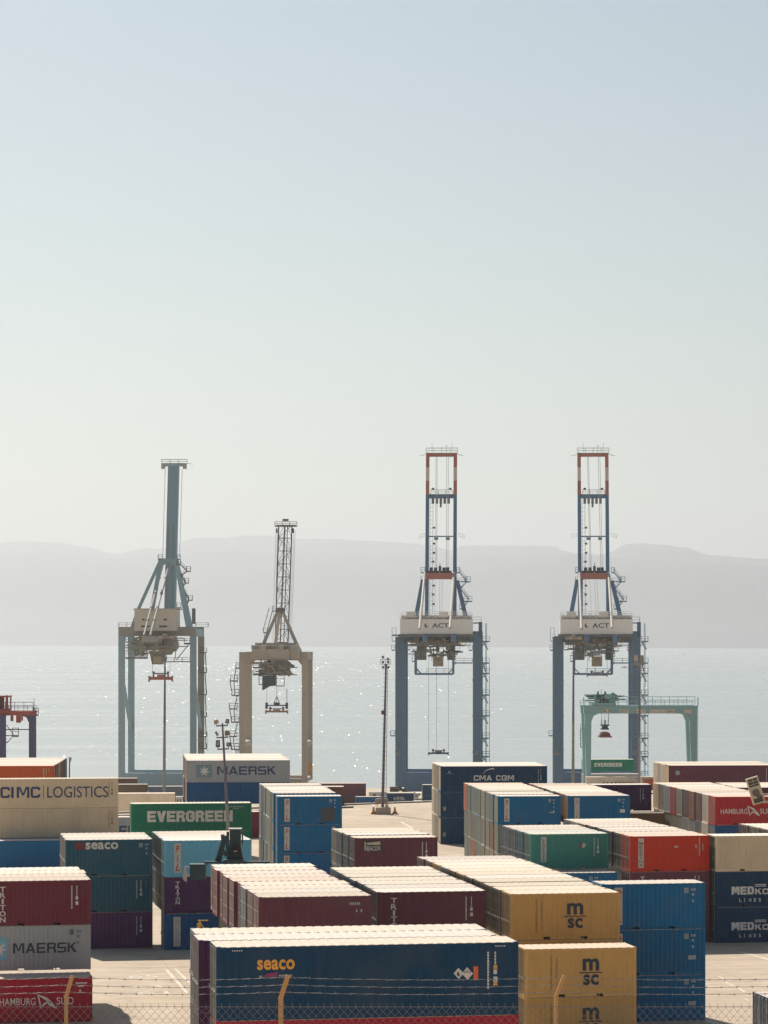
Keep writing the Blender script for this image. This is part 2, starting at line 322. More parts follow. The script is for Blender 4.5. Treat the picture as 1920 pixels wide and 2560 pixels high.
s.f = [(j*n+i, j*n+i+1, (j+1)*n+i+1, (j+1)*n+i) for j in range(len(ys)-1) for i in range(n-1)]
tag(s.build('sea', sea_mat()), kind='structure')

ROCK = plain('bare desert rock', (.07,.085,.11), .95)
def interp(pts, x):
    if x <= pts[0][0]: return pts[0][1]
    for (a, ya), (b, yb) in zip(pts, pts[1:]):
        if a <= x <= b: return ya + (yb-ya)*(x-a)/(b-a)
    return pts[-1][1]
def shore(px): return 24300 - (px/1920.0)*8300
def range_mesh(name, pts, back, seed):
    rr = random.Random(seed); m = MB(); from mathutils import noise as nz; cols = list(range(-900, 2901, 7)); T = 22
    ph = [rr.uniform(0, 6.3) for _ in range(12)]
    for t in range(T+4):
        for i, px in enumerate(cols):
            jit = sum(math.sin(px*(.011*(k+1)) + ph[k])/(k+1) for k in range(8))
            if t <= T:
                u = t/T; Y = shore(max(-900, min(2900, px))) + back*u
                Yr = shore(px) + back; py = interp(pts, px) + 1.2*math.sin(px*.13 + ph[9]) * .5
                top = EYE - (py - Y0)*Yr/F + 26
                prof_ = (u**1.15)*.55 + .45*(1/(1+math.exp(-(u-.72)*14)))
                prof_ /= (.55 + .45/(1+math.exp(-.28*14)))
                z = -26 + top*prof_*(1 + .14*math.sin(math.pi*u)*(nz.fractal(Vector((px*.006 + seed, u*2.4, seed)), .8, 2.1, 5)))
            else:
                u = (t-T)/3; Y = shore(px) + back*(1 + .35*u); z = -26 + (EYE - (interp(pts, px)-Y0)*(shore(px)+back)/F + 26)*(1-u*.95)
            m.v.append(((px-CX)*Y/F, Y, z))
    n = len(cols)
    m.f = [(j*n+i, j*n+i+1, (j+1)*n+i+1, (j+1)*n+i) for j in range(T+3) for i in range(n-1)]
    return tag(m.build(name, ROCK), kind='structure')
far = [(-900,1350),(-300,1362),(0,1358),(45,1353),(150,1356),(200,1366),(245,1372),(262,1380),(300,1386),(320,1378),(350,1371),(400,1372),(440,1360),(480,1346),
       (520,1344),(560,1346),(600,1339),(680,1339),(735,1347),(860,1348),(880,1351),(940,1353),(1010,1357),(1070,1363),(1110,1372),(1135,1377),(1150,1364),(1330,1364),
       (1390,1367),(1402,1375),(1430,1382),(1500,1386),(1527,1380),(1560,1362),(1600,1358),(1660,1362),(1720,1370),(1745,1378),(1760,1386),(1850,1393),(1920,1398),(2200,1410),(2900,1380)]
near = [(-900,1400),(0,1385),(120,1380),(220,1392),(320,1398),(420,1388),(560,1378),(700,1386),(820,1380),(960,1392),(1090,1396),(1200,1388),(1300,1394),(1360,1388),(1440,1386),
        (1520,1392),(1600,1398),(1700,1402),(1800,1410),(1920,1416),(2900,1440)]
range_mesh('mountains', far, 5500, 3)
range_mesh('coastal_hills', near, 2400, 9)

# sun glints on the sea: added facets tilted to reflect the sun to the viewer
wm = bpy.data.materials.new('glint facet'); wm.use_nodes = True; wb = wm.node_tree.nodes['Principled BSDF']
wb.inputs['Base Color'].default_value = (.33,.37,.37,1); wb.inputs['Roughness'].default_value = .26; wb.inputs['IOR'].default_value = 1.33
wv = MB(); rr = random.Random(5)
for i in range(2200):
    Y = 900 + 5200*rr.random()**1.9; px = rr.gauss(330, 420) if rr.random() < .8 else rr.uniform(-500, 2400)
    x = (px-CX)*Y/F + rr.uniform(-3, 3); e = (.038 + .04*rr.random())*Y/1000*rr.choice((.7,1,1,1.5))
    a = math.radians(42 + rr.gauss(0, 6)); ti = math.radians(31 + rr.gauss(0, 4))   # lean halfway between the viewer and the sun
    v_ = Vector((math.sin(a), math.cos(a), 0)); u = Vector((v_.y, -v_.x, 0)); hgt = Vector((0, 0, 2*e*math.tan(ti)))
    c = Vector((x, Y, -25.99)); p0 = c - u*e*1.3; p1 = c + u*e*1.3
    wv.add([p0 - v_*2*e, p1 - v_*2*e, p1 + hgt, p0 + hgt, p1 + v_*2*e, p0 + v_*2*e], [(0,1,2,3),(3,2,4,5)])
tag(wv.build('sea_glints', wm), kind='stuff')

hz = MB(); hz.box(-16000, -300, -33, 16000, 40000, 1500)
hm = bpy.data.materials.new('sea haze'); hm.use_nodes = True; t = hm.node_tree; t.nodes.clear()
hv = t.nodes.new('ShaderNodeVolumePrincipled'); ho = t.nodes.new('ShaderNodeOutputMaterial')
hv.inputs['Color'].default_value = (.66,.68,.71,1); hv.inputs['Density'].default_value = HAZE = 7e-5
hv.inputs['Anisotropy'].default_value = .45
t.links.new(hv.outputs[0], ho.inputs['Volume'])
tag(hz.build('haze', hm), kind='stuff')

# ------------------------------------------------------------------ shipping containers
LW, LH = 2.438, 2.591
def corr(mb, a0, a1, z0, z1, y_out, y_in, pitch, horiz='x'):
    """trapezoid corrugated sheet; a runs along x (or y when horiz='y'), facing -y (or -x)"""
    n = max(3, round((a1-a0)/pitch)); p = (a1-a0)/n; pr = []
    for i in range(n):
        s_ = a0 + i*p
        pr += [(s_, y_out), (s_+p*.27, y_out), (s_+p*.5, y_in), (s_+p*.77, y_in)]
    pr.append((a1, y_out))
    vs = []
    for a, b in pr:
        for z in (z0, z1): vs.append((a, b, z) if horiz == 'x' else (b, a, z))
    fs = [(2*i, 2*i+2, 2*i+3, 2*i+1) for i in range(len(pr)-1)]
    mb.add(vs, fs)
_cm = {}
def cmesh(kind, L, detail=True):
    k = (kind, L, detail)
    if k in _cm: return _cm[k]
    m = MB(); h = L/2; W = LW/2; H = LH
    if kind == 'frame':
        for sx in (-1, 1):
            for sy in (-1, 1):
                m.box(sx*h, sy*W, .118, sx*(h-.16), sy*(W-.10), H-.118)                       # corner posts
                for z0, z1 in ((0, .118), (H-.118, H)):                                        # corner castings
                    m.box(sx*(h+.003), sy*(W+.003), z0, sx*(h-.178), sy*(W-.162), z1)
            m.box(sx*h, -W+.165, H-.10, sx*(h-.10), W-.165, H-.012)                            # end headers
            m.box(sx*h, -W+.165, .004, sx*(h-.10), W-.165, .13)                                # end sills
        for sy in (-1, 1):
            m.box(-h+.18, sy*W, H-.11, h-.18, sy*(W-.06), H-.034)                              # top side rails
            cuts = [-h+.18] + ([-1.04-.18, -1.04+.18, 1.04-.18, 1.04+.18] if L < 8 else []) + [h-.18]
            for i in range(0, len(cuts), 2): m.box(cuts[i], sy*W, .012, cuts[i+1], sy*(W-.05), .165)
            for i in range(1, len(cuts)-1, 2): m.box(cuts[i], sy*(W-.003), .012, cuts[i+1], sy*(W-.05), .03)
        for i in range(int(L/.6)):                                                              # cross members under the floor
            x = -h + .4 + i*.6
            m.box(x, -W+.055, .02, x+.05, W-.055, .12)
    elif kind == 'side':
        corr(m, -h+.16, h-.16, .165, H-.105, -W+.004, -W+.023, .278 if detail else .556)
    elif kind == 'side_back':
        corr(m, -h+.16, h-.16, .165, H-.105, W-.004, W-.040, .278 if detail else .556)
    elif kind == 'roof':
        n = round((L-.3)/(.40 if detail else .80)); p = (L-.3)/n; pr = []
        for i in range(n):
            s_ = -h+.15 + i*p
            pr += [(s_, H-.006), (s_+p*.55, H-.006), (s_+p*.64, H-.019), (s_+p*.92, H-.019)]
        pr.append((h-.15, H-.006)); vs = []
        for x, z in pr:
            for y, zz in ((-W+.02, H-.030), (-W+.021, z), (W-.021, z), (W-.02, H-.030)): vs.append((x, y, zz))
        fs = []
        for i in range(len(pr)-1):
            for j in range(3): fs.append((4*i+j, 4*i+4+j, 4*i+5+j, 4*i+1+j))
        m.add(vs, fs)
        for sx in (-1, 1): m.box(sx*(h-.17), -W+.165, H-.03, sx*(h-.01), W-.165, H-.008)
    elif kind == 'end':
        corr(m, -W+.10, W-.10, .13, H-.10, -h+.006, -h+.046, .25, 'y')
    elif kind == 'end_far':
        corr(m, -W+.10, W-.10, .13, H-.10, h-.006, h-.046, .25, 'y')
    elif kind == 'floor':
        m.box(-h+.05, -W+.05, .12, h-.05, W-.05, .16)
    elif kind == 'door':                              # left leaf of the left end, local y from -W to 0 ; second leaf uses y offset
        y0, y1 = -W+.105, -.012
        m.box(-h+.03, y0, .14, -h+.055, y1, H-.11)
        for a, b in ((y0, y0+.07), (y1-.07, y1)): m.box(-h+.012, a, .14, -h+.03, b, H-.11)
        for z in (.14, .95, 1.75, H-.19): m.box(-h+.014, y0+.07, z, -h+.03, y1-.07, z+.08)
        for a in (y0+.22, y0+.50, y0+.78): m.box(-h+.02, a, .22, -h+.03, a+.09, H-.20)
    elif kind == 'bar':                               # locking bar with cams and handle, at y = 0
        m.tube((-h-.010, 0, .07), (-h-.010, 0, H-.05), .020, n=6)
        for z in (.10, H-.11): m.box(-h-.035, -.05, z-.04, -h+.0, .05, z+.04)
        for z in (.62, 1.30, 1.95): m.box(-h-.030, -.045, z-.03, -h+.012, .045, z+.03)
        m.box(-h-.045, 0, .98, -h-.02, .38, 1.02); m.box(-h-.045, .33, .92, -h-.0, .40, 1.08)
    _cm[k] = m.mesh('container ' + kind); return _cm[k]

def container(loc, rz, col, L=6.058, lx=1.0, lz=1.0, end='plain', label='', group=None, decals=(), back=False, near=True, roofcol=None, endcol=None):
    o = empty('shipping_container', loc, rz); o.scale = (lx, 1, lz)
    tag(o, label, 'shipping container', group)
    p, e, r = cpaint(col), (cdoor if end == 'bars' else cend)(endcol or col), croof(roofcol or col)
    share('frame', cmesh('frame', L), e if end == 'plain' and not near else p, o)
    share('side_panel', cmesh('side', L, near), p, o)
    if not back: share('side_panel', cmesh('side_back', L, near), p, o)
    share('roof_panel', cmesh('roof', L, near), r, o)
    share('floor', cmesh('floor', L), DARK, o)
    share('end_panel', cmesh('end_far', L), e, o)
    if end == 'plain': share('end_panel', cmesh('end', L), e, o)
    else:
        for i in (0, 1):
            dr = share('door', cmesh('door', L), e, o); dr.location = (0, 0 if i == 0 else LW/2-.095, 0)
            if end == 'bars':
                for yy in (-.98, -.34):
                    b = share('locking_bar', cmesh('bar', L), STEEL, dr); b.location = (0, yy, 0)
    for nm, mat, fn in decals:
        m = MB(); fn(m, L); q = m.build(nm, mat, o); q.location = (-L/2, 0, 0)
    return o

# ---- decals: drawn in metres from the lower left corner of the long side, y just proud of the corrugation
YD = -LW/2 - .004
def rect(m, x0, z0, x1, z1, dy=0): m.sheet([(x0, z0), (x1, z0), (x1, z1), (x0, z1)], YD + dy)
def ids_tall(m, L, dx=1.15):                          # upright code strip and small plates near the right end
    x = L - dx; rr = random.Random(3)
    z = 2.25
    while z > .95:
        hh = rr.uniform(.05, .11); rect(m, x, z-hh, x+.075, z); z -= hh + .025
    z = 2.25
    while z > 1.75: rect(m, x+.30, z-.09, x+.36, z); z -= .115
    rect(m, x+.26, 1.45, x+.40, 1.66); rect(m, x+.25, 1.15, x+.42, 1.36)
def ids_block(m, L, dx=1.3):                          # code block and a short column of marks
    x = L - dx; rr = random.Random(8)
    for i in range(5): rect(m, x + i*.055, 2.02 - .02*rr.random(), x + i*.055 + .035, 2.32)
    rect(m, x+.42, 2.14, x+.50, 2.28); rect(m, x+.56, 2.14, x+.66, 2.28)
    rect(m, x+.46, 1.86, x+.58, 2.0); rect(m, x+.47, 1.5, x+.57, 1.64)
def plate(x, z, w_, h_):
    return lambda m, L: rect(m, x, z, x+w_, z+h_)
def word(s, x, z, w_, h_, bold=.03, shear=0.0, dy=0):
    return lambda m, L: put_text(m, s, x, z, w_, h_, YD+dy, bold, shear)
def column(s, x, zt, zb, cw, bold=.04, shear=0.0, dy=0, fill=.78):
    return lambda m, L: put_column(m, s, x, zt, zb, cw, YD+dy, bold, shear, fill)
def multi(*fs):
    def f(m, L):
        for q in fs: q(m, L)
    return f
def star(x, z, r_):
    def f(m, L):
        pts = []
        for k in range(14):
            a = math.pi/2 + k*math.pi/7; q = r_ if k % 2 == 0 else r_*.42
            pts.append((x + q*math.cos(a), z + q*math.sin(a)))
        for k in range(14): m.sheet([(x, z), pts[k], pts[(k+1) % 14]], YD-.006)
    return f
def msc(x, z, s_=1.0):
    def f(m, L):
        put_text(m, 'm', x+.07*s_, z+.78*s_, .92*s_, .66*s_, YD, .09)
        put_text(m, 'sc', x+.10*s_, z, .86*s_, .58*s_, YD, .08)
        pts = [(-.12,.70),(.05,.66),(.18,.70),(.34,.66),(.5,.70),(.68,.66),(.86,.70),(1.15,.66)]
        for (a, b), (c, d_) in zip(pts, pts[1:]):
            m.sheet([(x+a*s_, z+(b-.03)*s_), (x+c*s_, z+(d_-.03)*s_), (x+c*s_, z+(d_+.03)*s_), (x+a*s_, z+(b+.03)*s_)], YD-.001)
    return f
def swoosh(x, z):
    def f(m, L):
        pts = [(0,0),(.25,.28),(.6,.48),(1.0,.58),(1.3,.60)]
        th = [.02,.05,.09,.12,.15]
        for i in range(4):
            (a, b), (c, d_) = pts[i], pts[i+1]
            m.sheet([(x+a, z+b), (x+c, z+d_), (x+c+.02, z+d_-th[i+1]), (x+a+.03, z+b-th[i])], YD)
    return f
def flag(x, z, s_=1.0):                                # white folded pennant with crossing bands
    def f(m, L):
        def P(*q): m.sheet([(x+a*s_, z+b*s_) for a, b in q], YD)
        P((0,.80),(.10,.80),(.55,.62),(.78,.42),(.66,.36),(.40,.52)); P((0,.80),(.10,.72),(.24,.10),(.17,0))
        P((.17,0),(.30,.14),(.66,.36),(.78,.42),(.60,.46),(.34,.30)); P((.78,.42),(1.02,.10),(1.12,.0),(.72,.30))
        P((.66,.36),(1.12,0),(.9,.04),(.56,.26))
    return f
def pil(L_=None, x=.72, faded=False, w_=.50, zt=2.38, zb=.28, redm=None):
    return [('logo_panel', plain('white sign panel', (.60,.55,.48)), plate(x, zb, w_, zt-zb)),
            ('lettering', redm or REDL, column('PIL', x+w_/2, zt-.06, zb+.05, .30, .03, .25, -.003, .76))]
MARK = plain('faded marking', (.42,.45,.45)); FADE = plain('faded red lettering', (.40,.26,.22))

ORD = ['first','second','third','fourth','fifth','sixth','seventh','eighth','ninth','tenth','eleventh','twelfth']
CN = dict(yellow='mustard yellow', maroon='dark maroon', wine='deep wine red', navy='navy blue', deepblue='deep blue', blue='mid blue', paleblue='pale sky blue',
          teal='dark teal', green='sea green', evergreen='bright green', orange='burnt orange', red='bright red', scarlet='scarlet', crimson='crimson', beige='beige',
          grey='light grey', cream='cream', brown='brown', olive='olive brown', tealgrey='grey green', purple='dark purple', rust='rusty orange', stone='stone grey', royal='royal blue', slate='slate grey', petrol='petrol blue')
RIDS = {}
def row(rid, xl, xr, yt, hs, vp, fronts, n=1, ground=0.0, L=6.058, end='plain', cols=None, gaps=None, tiers=1, anchor='', group=None,
        decals=None, labels=(), near=True, gap=.06, shifts=None, tcols=None, skip=(), jit=.05, ecols=None):
    """a stack row: front face between photo columns xl..xr with its top edge at yt; hs = heights from the ground up.
    fronts / labels / decals run from the top tier down; further stacks follow behind, towards the vanishing column vp."""
    rr = random.Random(hash(rid) % 1000 if not isinstance(rid, str) else sum(ord(c)*(i+3) for i, c in enumerate(rid)))
    zt = ground + sum(hs); Yf = (EYE - zt) * F / (yt - Y0); psi = math.atan2(CX - vp, F)
    ca, sa = math.cos(psi), math.sin(psi); A = Vector((ca, sa, 0)); B = Vector((-sa, ca, 0))
    X0 = (xl-CX)*Yf/F; u = (xr-CX)/F; length = (u*Yf - X0)/(ca - u*sa)
    print('ROW %-12s Y=%.0f len=%.2f (nominal %.2f) base y=%.0f' % (rid, Yf, length, L, Y0 + (EYE-ground)*F/Yf))
    lx = length/L; off = 0.0; gaps = gaps or {}; shifts = shifts or {}; cols = cols or {}
    group = group or 'shipping containers stacked in the yard'
    base = Vector((X0, Yf, ground)); nt_ = len(hs); deep = 'row ' + anchor
    for k in range(n):
        off += gaps.get(k, 0.0)
        if k not in skip:
            z = 0.0
            for j, h in enumerate(hs):
                t = nt_-1-j                                   # 0 = top tier
                if (k == 0 and t < len(fronts) and fronts[t]) or (k > 0 and t < tiers):
                    if k == 0: c = fronts[t]
                    else:
                        c = (tcols or {}).get((k, t)) or cols.get(k) or fronts[min(t, len(fronts)-1)]
                    sh = shifts.get(k, rr.uniform(-jit, jit) if k else 0.0)
                    org = base + A*(length/2 + sh) + B*(off + LW/2)
                    lab = labels[t] if (k == 0 and t < len(labels)) else None
                    if not lab:
                        where = ('%s behind %s' % (ORD[k-1], anchor)) if k else ('under %s' % anchor)
                        tier = ['', ', second tier', ', third tier', ', fourth tier'][t] if k else [', topmost', '', ', third tier', ', fourth tier'][t]
                        lab = '%s container %s%s' % (CN[c], where, tier)
                    dec = (decals or {}).get(t, ()) if k == 0 else ()
                    container((org.x, org.y, ground + z), psi, c, L, lx, h/LH, end, lab, group, dec, back=(k > 0), near=near, endcol=(ecols or {}).get((k, t)))
                z += h
        off += LW + gap
    return dict(base=base, A=A, B=B, length=length, Yf=Yf, psi=psi)
S = LH; HC = 2.896

# ------------------------------------------------------------------ the stacks (near to far)
def bw(s, x, z, w_, h, t=.22, gap=.16): return lambda m, L: block(m, s, x, z, w_, h, YD, t, gap)
def ids(kind='tall', mat=WHITE, dx=1.15): return ('marking', mat, (lambda m, L: ids_tall(m, L, dx)) if kind == 'tall' else (lambda m, L: ids_block(m, L, dx+.15)))
seaco_big = [('lettering', ORNG, word('seaco', 1.62, 2.0*.89-.02, 1.50, .36, .07)),
             ('small_lettering', WHITE, multi(word('an', 1.70, 1.50, .13, .06, .02), word('company', 2.48, 1.49, .54, .09, .02))),
             ('swoosh_mark', plain('magenta mark', (.30,.03,.12)), multi(lambda m, L: m.sheet([(1.86,1.50),(2.40,1.52),(2.46,1.68),(1.98,1.62)], YD))),
             ('hazard_placard', WHITE, lambda m, L: (m.sheet([(L-2.66+0,1.50),(L-2.44,1.30),(L-2.24,1.50),(L-2.46,1.70)], YD), m.sheet([(L-2.34+.02,1.49),(L-2.08,1.26),(L-1.86,1.49),(L-2.11,1.72)], YD-.002))),
             ('placard_stripe', BLACK, lambda m, L: [m.sheet([(L-2.24+i*.065,1.50),(L-2.215+i*.065,1.50),(L-2.20+i*.065,1.62-abs(i-2)*.02),(L-2.225+i*.065,1.62-abs(i-2)*.02)], YD-.004) for i in range(5)]),
             ('placard_figure', BLACK, lambda m, L: m.sheet([(L-2.5,1.42),(L-2.40,1.40),(L-2.43,1.50),(L-2.48,1.58),(L-2.52,1.50)], YD-.004)),
             ('orange_placard', plain('orange placard', (.85,.16,.04)), plate(12.192-1.84, 1.27, .19, .47)),
             ('marking', WHITE, lambda m, L: (ids_tall(m, L, 1.28), [rect(m, L-.95+i*.09, 2.43, L-.90+i*.09, 2.47) for i in range(5)], [rect(m, .62+i*.09, 2.43, .67+i*.09, 2.47) for i in range(5)])),
             ('warning_mark', ORNG, lambda m, L: (rect(m, L-1.02, 1.60, L-.87, 1.77), m.sheet([(L-1.05,1.05),(L-.84,1.05),(L-.945,1.25)], YD)))]
row('seaco', 541, 1296, 2368, [S, S, S, HC], -260, ['deepblue', 'crimson', None, None], ground=-.7, L=12.192, end='bars', ecols={(0,0):'slate'}, decals={0: seaco_big},
    anchor='the long navy container in front',
    labels=['long navy container with amber lettering and hazard diamonds, nearest the fence', 'crimson container under the long navy one with amber lettering'])
row('seaco2', 497, 1240, 2351, [S, S, S, HC], -200, ['purple', 'purple'], ground=-.7, n=2, L=12.192, end='bars', tiers=2, cols={1: 'slate'},
    anchor='the second nearest long container', shifts={1: .12},
    labels=['long dark container just behind the navy one with amber lettering', 'dark container one tier under the second long container from the fence'])
mscd = [('lettering', BLACK, msc(3.05, .62, .98)),
        ('side_lettering', plain('faded dark lettering', (.11,.10,.09)), multi(column('MEDITERRANEAN', 1.42, 2.28, .42, .09, .0), column('SHIPPING CO', 1.72, 2.12, .55, .08, .0)))]
row('msc', 1277, 1549.5, 2235, [S, 2.6, 2.6], -305, ['yellow', 'yellow'], n=11, end='bars', gaps={2: .10, 3: .35, 5: .08}, tiers=1,
    cols={1:'olive',2:'olive',3:'olive',4:'brown',5:'yellow',6:'olive',7:'stone',8:'yellow',9:'brown',10:'maroon'},
    anchor='the front yellow container', decals={0: mscd},
    labels=['mustard yellow container with dark two line lettering, topmost of the rear yellow stack', 'shaded yellow container squeezed under the topmost rear yellow one'])
row('msc2', 1313, 1591, 2373, [2.65, 2.65], -305, ['yellow', 'yellow'], end='bars', decals={0: mscd, 1: mscd}, anchor='x',
    labels=['mustard yellow container with dark lettering in the shade of the stack behind', 'lowest yellow container, behind the right fence post'])
trit = [('lettering', WHITE, column('TRITON', .92, 2.28, .18, .34, .05, fill=.86)), ids()]
row('triton', 943.5, 1215, 2230.5, [S, S, S], -273, ['maroon', 'maroon'], n=7, end='bars', gaps={2: .12, 4: .3}, cols={1:'slate',2:'navy',3:'slate',4:'slate',5:'navy',6:'slate'},
    anchor='the white lettered maroon container', decals={0: trit},
    labels=['dark maroon container with upright white letters beside the yellow stack', 'maroon container under the one with upright white letters beside the yellow stack'])
row('pink', 647, 929.5, 2243, [2.75, 2.75, 2.75], -338, ['maroon', 'maroon'], n=9, end='door', gaps={4: .10, 7: .12}, cols={1:'brown',2:'slate',3:'maroon',4:'maroon',5:'maroon',6:'maroon',7:'wine',8:'stone'},
    anchor='the plain maroon container', shifts={1:.0,2:-.05,3:.12,5:-.1,8:.15}, jit=.12, decals={0: [('marking', MARK, lambda m, L: ([rect(m, L-1.2+i*.1, 2.12, L-1.14+i*.1, 2.26) for i in range(6)], rect(m, L-.85, 1.75, L-.78, 1.9), rect(m, L-.6, 1.75, L-.52, 1.9)))]},
    labels=['plain dull maroon container with faded marks, behind the long navy one', 'maroon container under the plain dull maroon one'])
# right: blue stack with white panels, and a container at the lower right corner
pmk0 = lambda m, L: ids_block(m, L, 1.25)
pilR = pil(x=.55, w_=.95) + [('marking', MARK, lambda m, L: ids_block(m, L, 1.25))]
def pil_big(z=0): return [('logo_panel', plain('white sign panel', (.60,.55,.48)), plate(.42, .32, 1.5, 2.1)), ('lettering', REDL, column('PIL', 1.15, 2.3, .4, .9, .02, .25, -.003)),
             ('marking', MARK, lambda m, L: (ids_block(m, L, 1.25), rect(m, L-1.0, .85, L-.55, 1.08) if z else None))]
row('bluestack', 1505, 1763.5, 2210.5, [2.65, 2.65, 2.65], -305, ['blue', 'blue', 'blue'], end='bars', decals={0: pil(x=.72, w_=.48) + [('marking', MARK, pmk0)], 1: pil(x=.72, w_=.48) + [('marking', MARK, multi(pmk0, plate(5.05, .85, .45, .23)))], 2: pil(x=.72, w_=.48) + [('marking', MARK, multi(pmk0, plate(5.05, .85, .45, .23)))]}, anchor='x',
    labels=['mid blue container topmost of the tall blue stack right of the yellow ones', 'middle container of the tall blue stack right of the yellow ones', 'lowest container of the tall blue stack right of the yellow ones'])
row('corner', 1921, 2190, 2495, [S, S], -305, ['navy', 'navy'], end='bars', L=6.058, n=1, anchor='x', labels=['dark navy door end with locking bars cut off at the lower right corner', 'container under the dark navy door end at the lower right corner'])
# left: near
mk = [('lettering', BLACK, word('X',0,0,1,1)), ('logo_panel', plain('pale blue square', (.22,.48,.60)), plate(.6, .55, 1.35, 1.45)), ('star', WHITE, star(1.27, 1.27, .6)),
      ('marking', MARK, lambda m, L: ids_block(m, L, 1.2))]
mk20 = [('lettering', BLACK, bw('MAERSK', 1.52, 1.0, 3.7, .58, .20)), ('logo_panel', plain('pale blue square', (.22,.48,.60)), plate(.20, .60, 1.0, 1.35)), ('star', WHITE, star(.72, 1.27, .45)),
        ('marking', plain('dark marking', (.12,.13,.13)), lambda m, L: ids_block(m, L, 1.25))]
row('trL', -33, 227, 2203, [S, S+.05, S+.05], -305, ['wine', 'grey', None], n=4, end='plain', decals={0: trit, 1: [(a, b, (lambda f: (lambda m, L: f(m, L)))(c)) for a, b, c in mk20]},
    cols={1:'maroon',2:'stone',3:'grey'}, anchor='the wine red container at the left edge', shifts={1:-.02,2:.10,3:-.08},
    labels=['wine red container at the left edge, top of the near left stack', 'light grey container with dark lettering and white star at the left edge'])
ham = [('lettering', WHITE, multi(word('HAMBURG', 1.28-.5, 1.02, 2.05, .42, .01), word('SUD', 4.02, 1.02, .72*1.35, .42, .01), plate(4.42, 1.50, .06, .06), plate(4.56, 1.50, .06, .06))),
       ('pennant_mark', WHITE, flag(2.92, .80, 1.02)), ('marking', WHITE, lambda m, L: (rect(m, L-.95, 2.2, L-.30, 2.27), rect(m, L-.8, 2.02, L-.5, 2.12), rect(m, L-.75, 1.72, L-.65, 1.86)))]
row('ham', -36, 231, 2447, [S], -305, ['crimson'], decals={0: ham}, anchor='x', labels=['crimson container with white lettering and pennant in the lower left corner'])
sea20 = [('lettering', WHITE, word('seaco', 1.38, 1.90, 2.28, .50, .07)), ('repainted_patch', plain('faded crimson patch', (.16,.03,.05)), plate(.62, 1.88, .72, .52)), ('marking', MARK, lambda m, L: (ids_block(m, L, .95)))]
row('sea20', 164, 381.5, 2100, [S, S, S], -200, ['petrol', 'petrol', 'purple'], n=3, end='bars', decals={0: sea20, 1: [ids('tall', MARK)], 2: [ids('tall', MARK)]},
    anchor='the petrol blue lettered container', cols={1: 'slate', 2: 'navy'},
    labels=['small petrol blue container with white rounded lettering and a red patch', 'plain petrol blue container under the one with white rounded lettering', 'dark purple container at the bottom of the stack under the two petrol blue ones'])
row('palePIL', 411, 629, 2101.5, [S, S, S], -290, ['paleblue', 'purple', 'royal'], n=4, end='bars', tiers=2,
    decals={0: pil(x=.66), 1: [('lettering', WHITE, column('TRITON', .92, 2.28, .62, .30, .05, fill=.86))], 2: [('logo_panel', plain('white sign panel', (.60,.55,.48)), plate(.62, .25, .50, 2.1)), ('lettering', MARK, column('PIL', .87, 2.3, .4, .28, .02, .25, -.003))]},
    anchor='the pale blue container', cols={1:'teal',2:'slate',3:'teal'},
    labels=['pale sky blue container with red letters on a white panel, behind the handler mast', 'dark purple container with upright white letters under the pale blue one', 'royal blue container with a faded white panel at the bottom under the pale blue one'])
row('bluelow', -16, 294, 2102, [2.85], -150, ['blue'], L=12.192, anchor='x', labels=['mid blue container on the ground at the left edge under the beige ones'])
cimc = [('lettering', NAVYL, multi(word('CIMC', 3.02-.38, .93, 2.95*.95+.35, .94*.95, .06),)), ('thin_lettering', NAVYL, multi(word('LOGISTICS', 6.65, .93, 5.15*.70*1.28, .92, .01), plate(6.30, .85, .04, 1.1)))]
cimc = [('lettering', NAVYL, bw('CIMC', .62, .92, 3.9, .98, .24, .12)), ('thin_lettering', NAVYL, multi(word('LOGISTICS', 5.2, .92, 6.0, .98, .005), plate(4.82, .85, .05, 1.15))),
        ('marking', plain('brown marking', (.28,.20,.12)), lambda m, L: ids_tall(m, L, .95))]
cimcm = [('marking', plain('brown marking', (.28,.20,.12)), lambda m, L: ids_tall(m, L, .95))]
row('cimc', -15, 295.5, 1948, [2.85, 2.85, 2.85], -150, ['beige', 'beige', 'blue'], L=12.192, decals={0: cimc, 1: cimcm}, anchor='x',
    labels=['long beige container with navy lettering at the left edge', 'plain long beige container under the one with navy lettering', 'blue container lowest under the two long beige ones'])
eg = [('lettering', WHITE, bw('EVERGREEN', 1.62, .92, 8.65, 1.0, .30, .10)), ('marking', MARK, lambda m, L: ([rect(m, L-2.6+i*.17, 2.2, L-2.5+i*.17, 2.3) for i in range(11)], [rect(m, L-1.9+i*.17, 2.03, L-1.8+i*.17, 2.12) for i in range(4)]))]
row('evergreen', 328, 629, 2009.5, [2.6, HC], -100, ['evergreen', 'evergreen'], L=12.192, decals={0: eg}, anchor='x',
    labels=['long bright green container with large white lettering on the left', 'green container under the long bright green one with large lettering'])
row('greyE', 152, 414, 2044, [HC], 150, ['grey'], L=12.192, decals={0: [('lettering', NAVYL, bw('MAERSK', 4.4, .75, 6.4, 1.0, .20))]}, anchor='x', labels=['light grey container peeking between the beige and green ones, one dark letter showing'])
row('maroonE', 520, 650, 2030, [HC], 150, ['wine'], anchor='x', labels=['maroon container half hidden right of the long green one'])
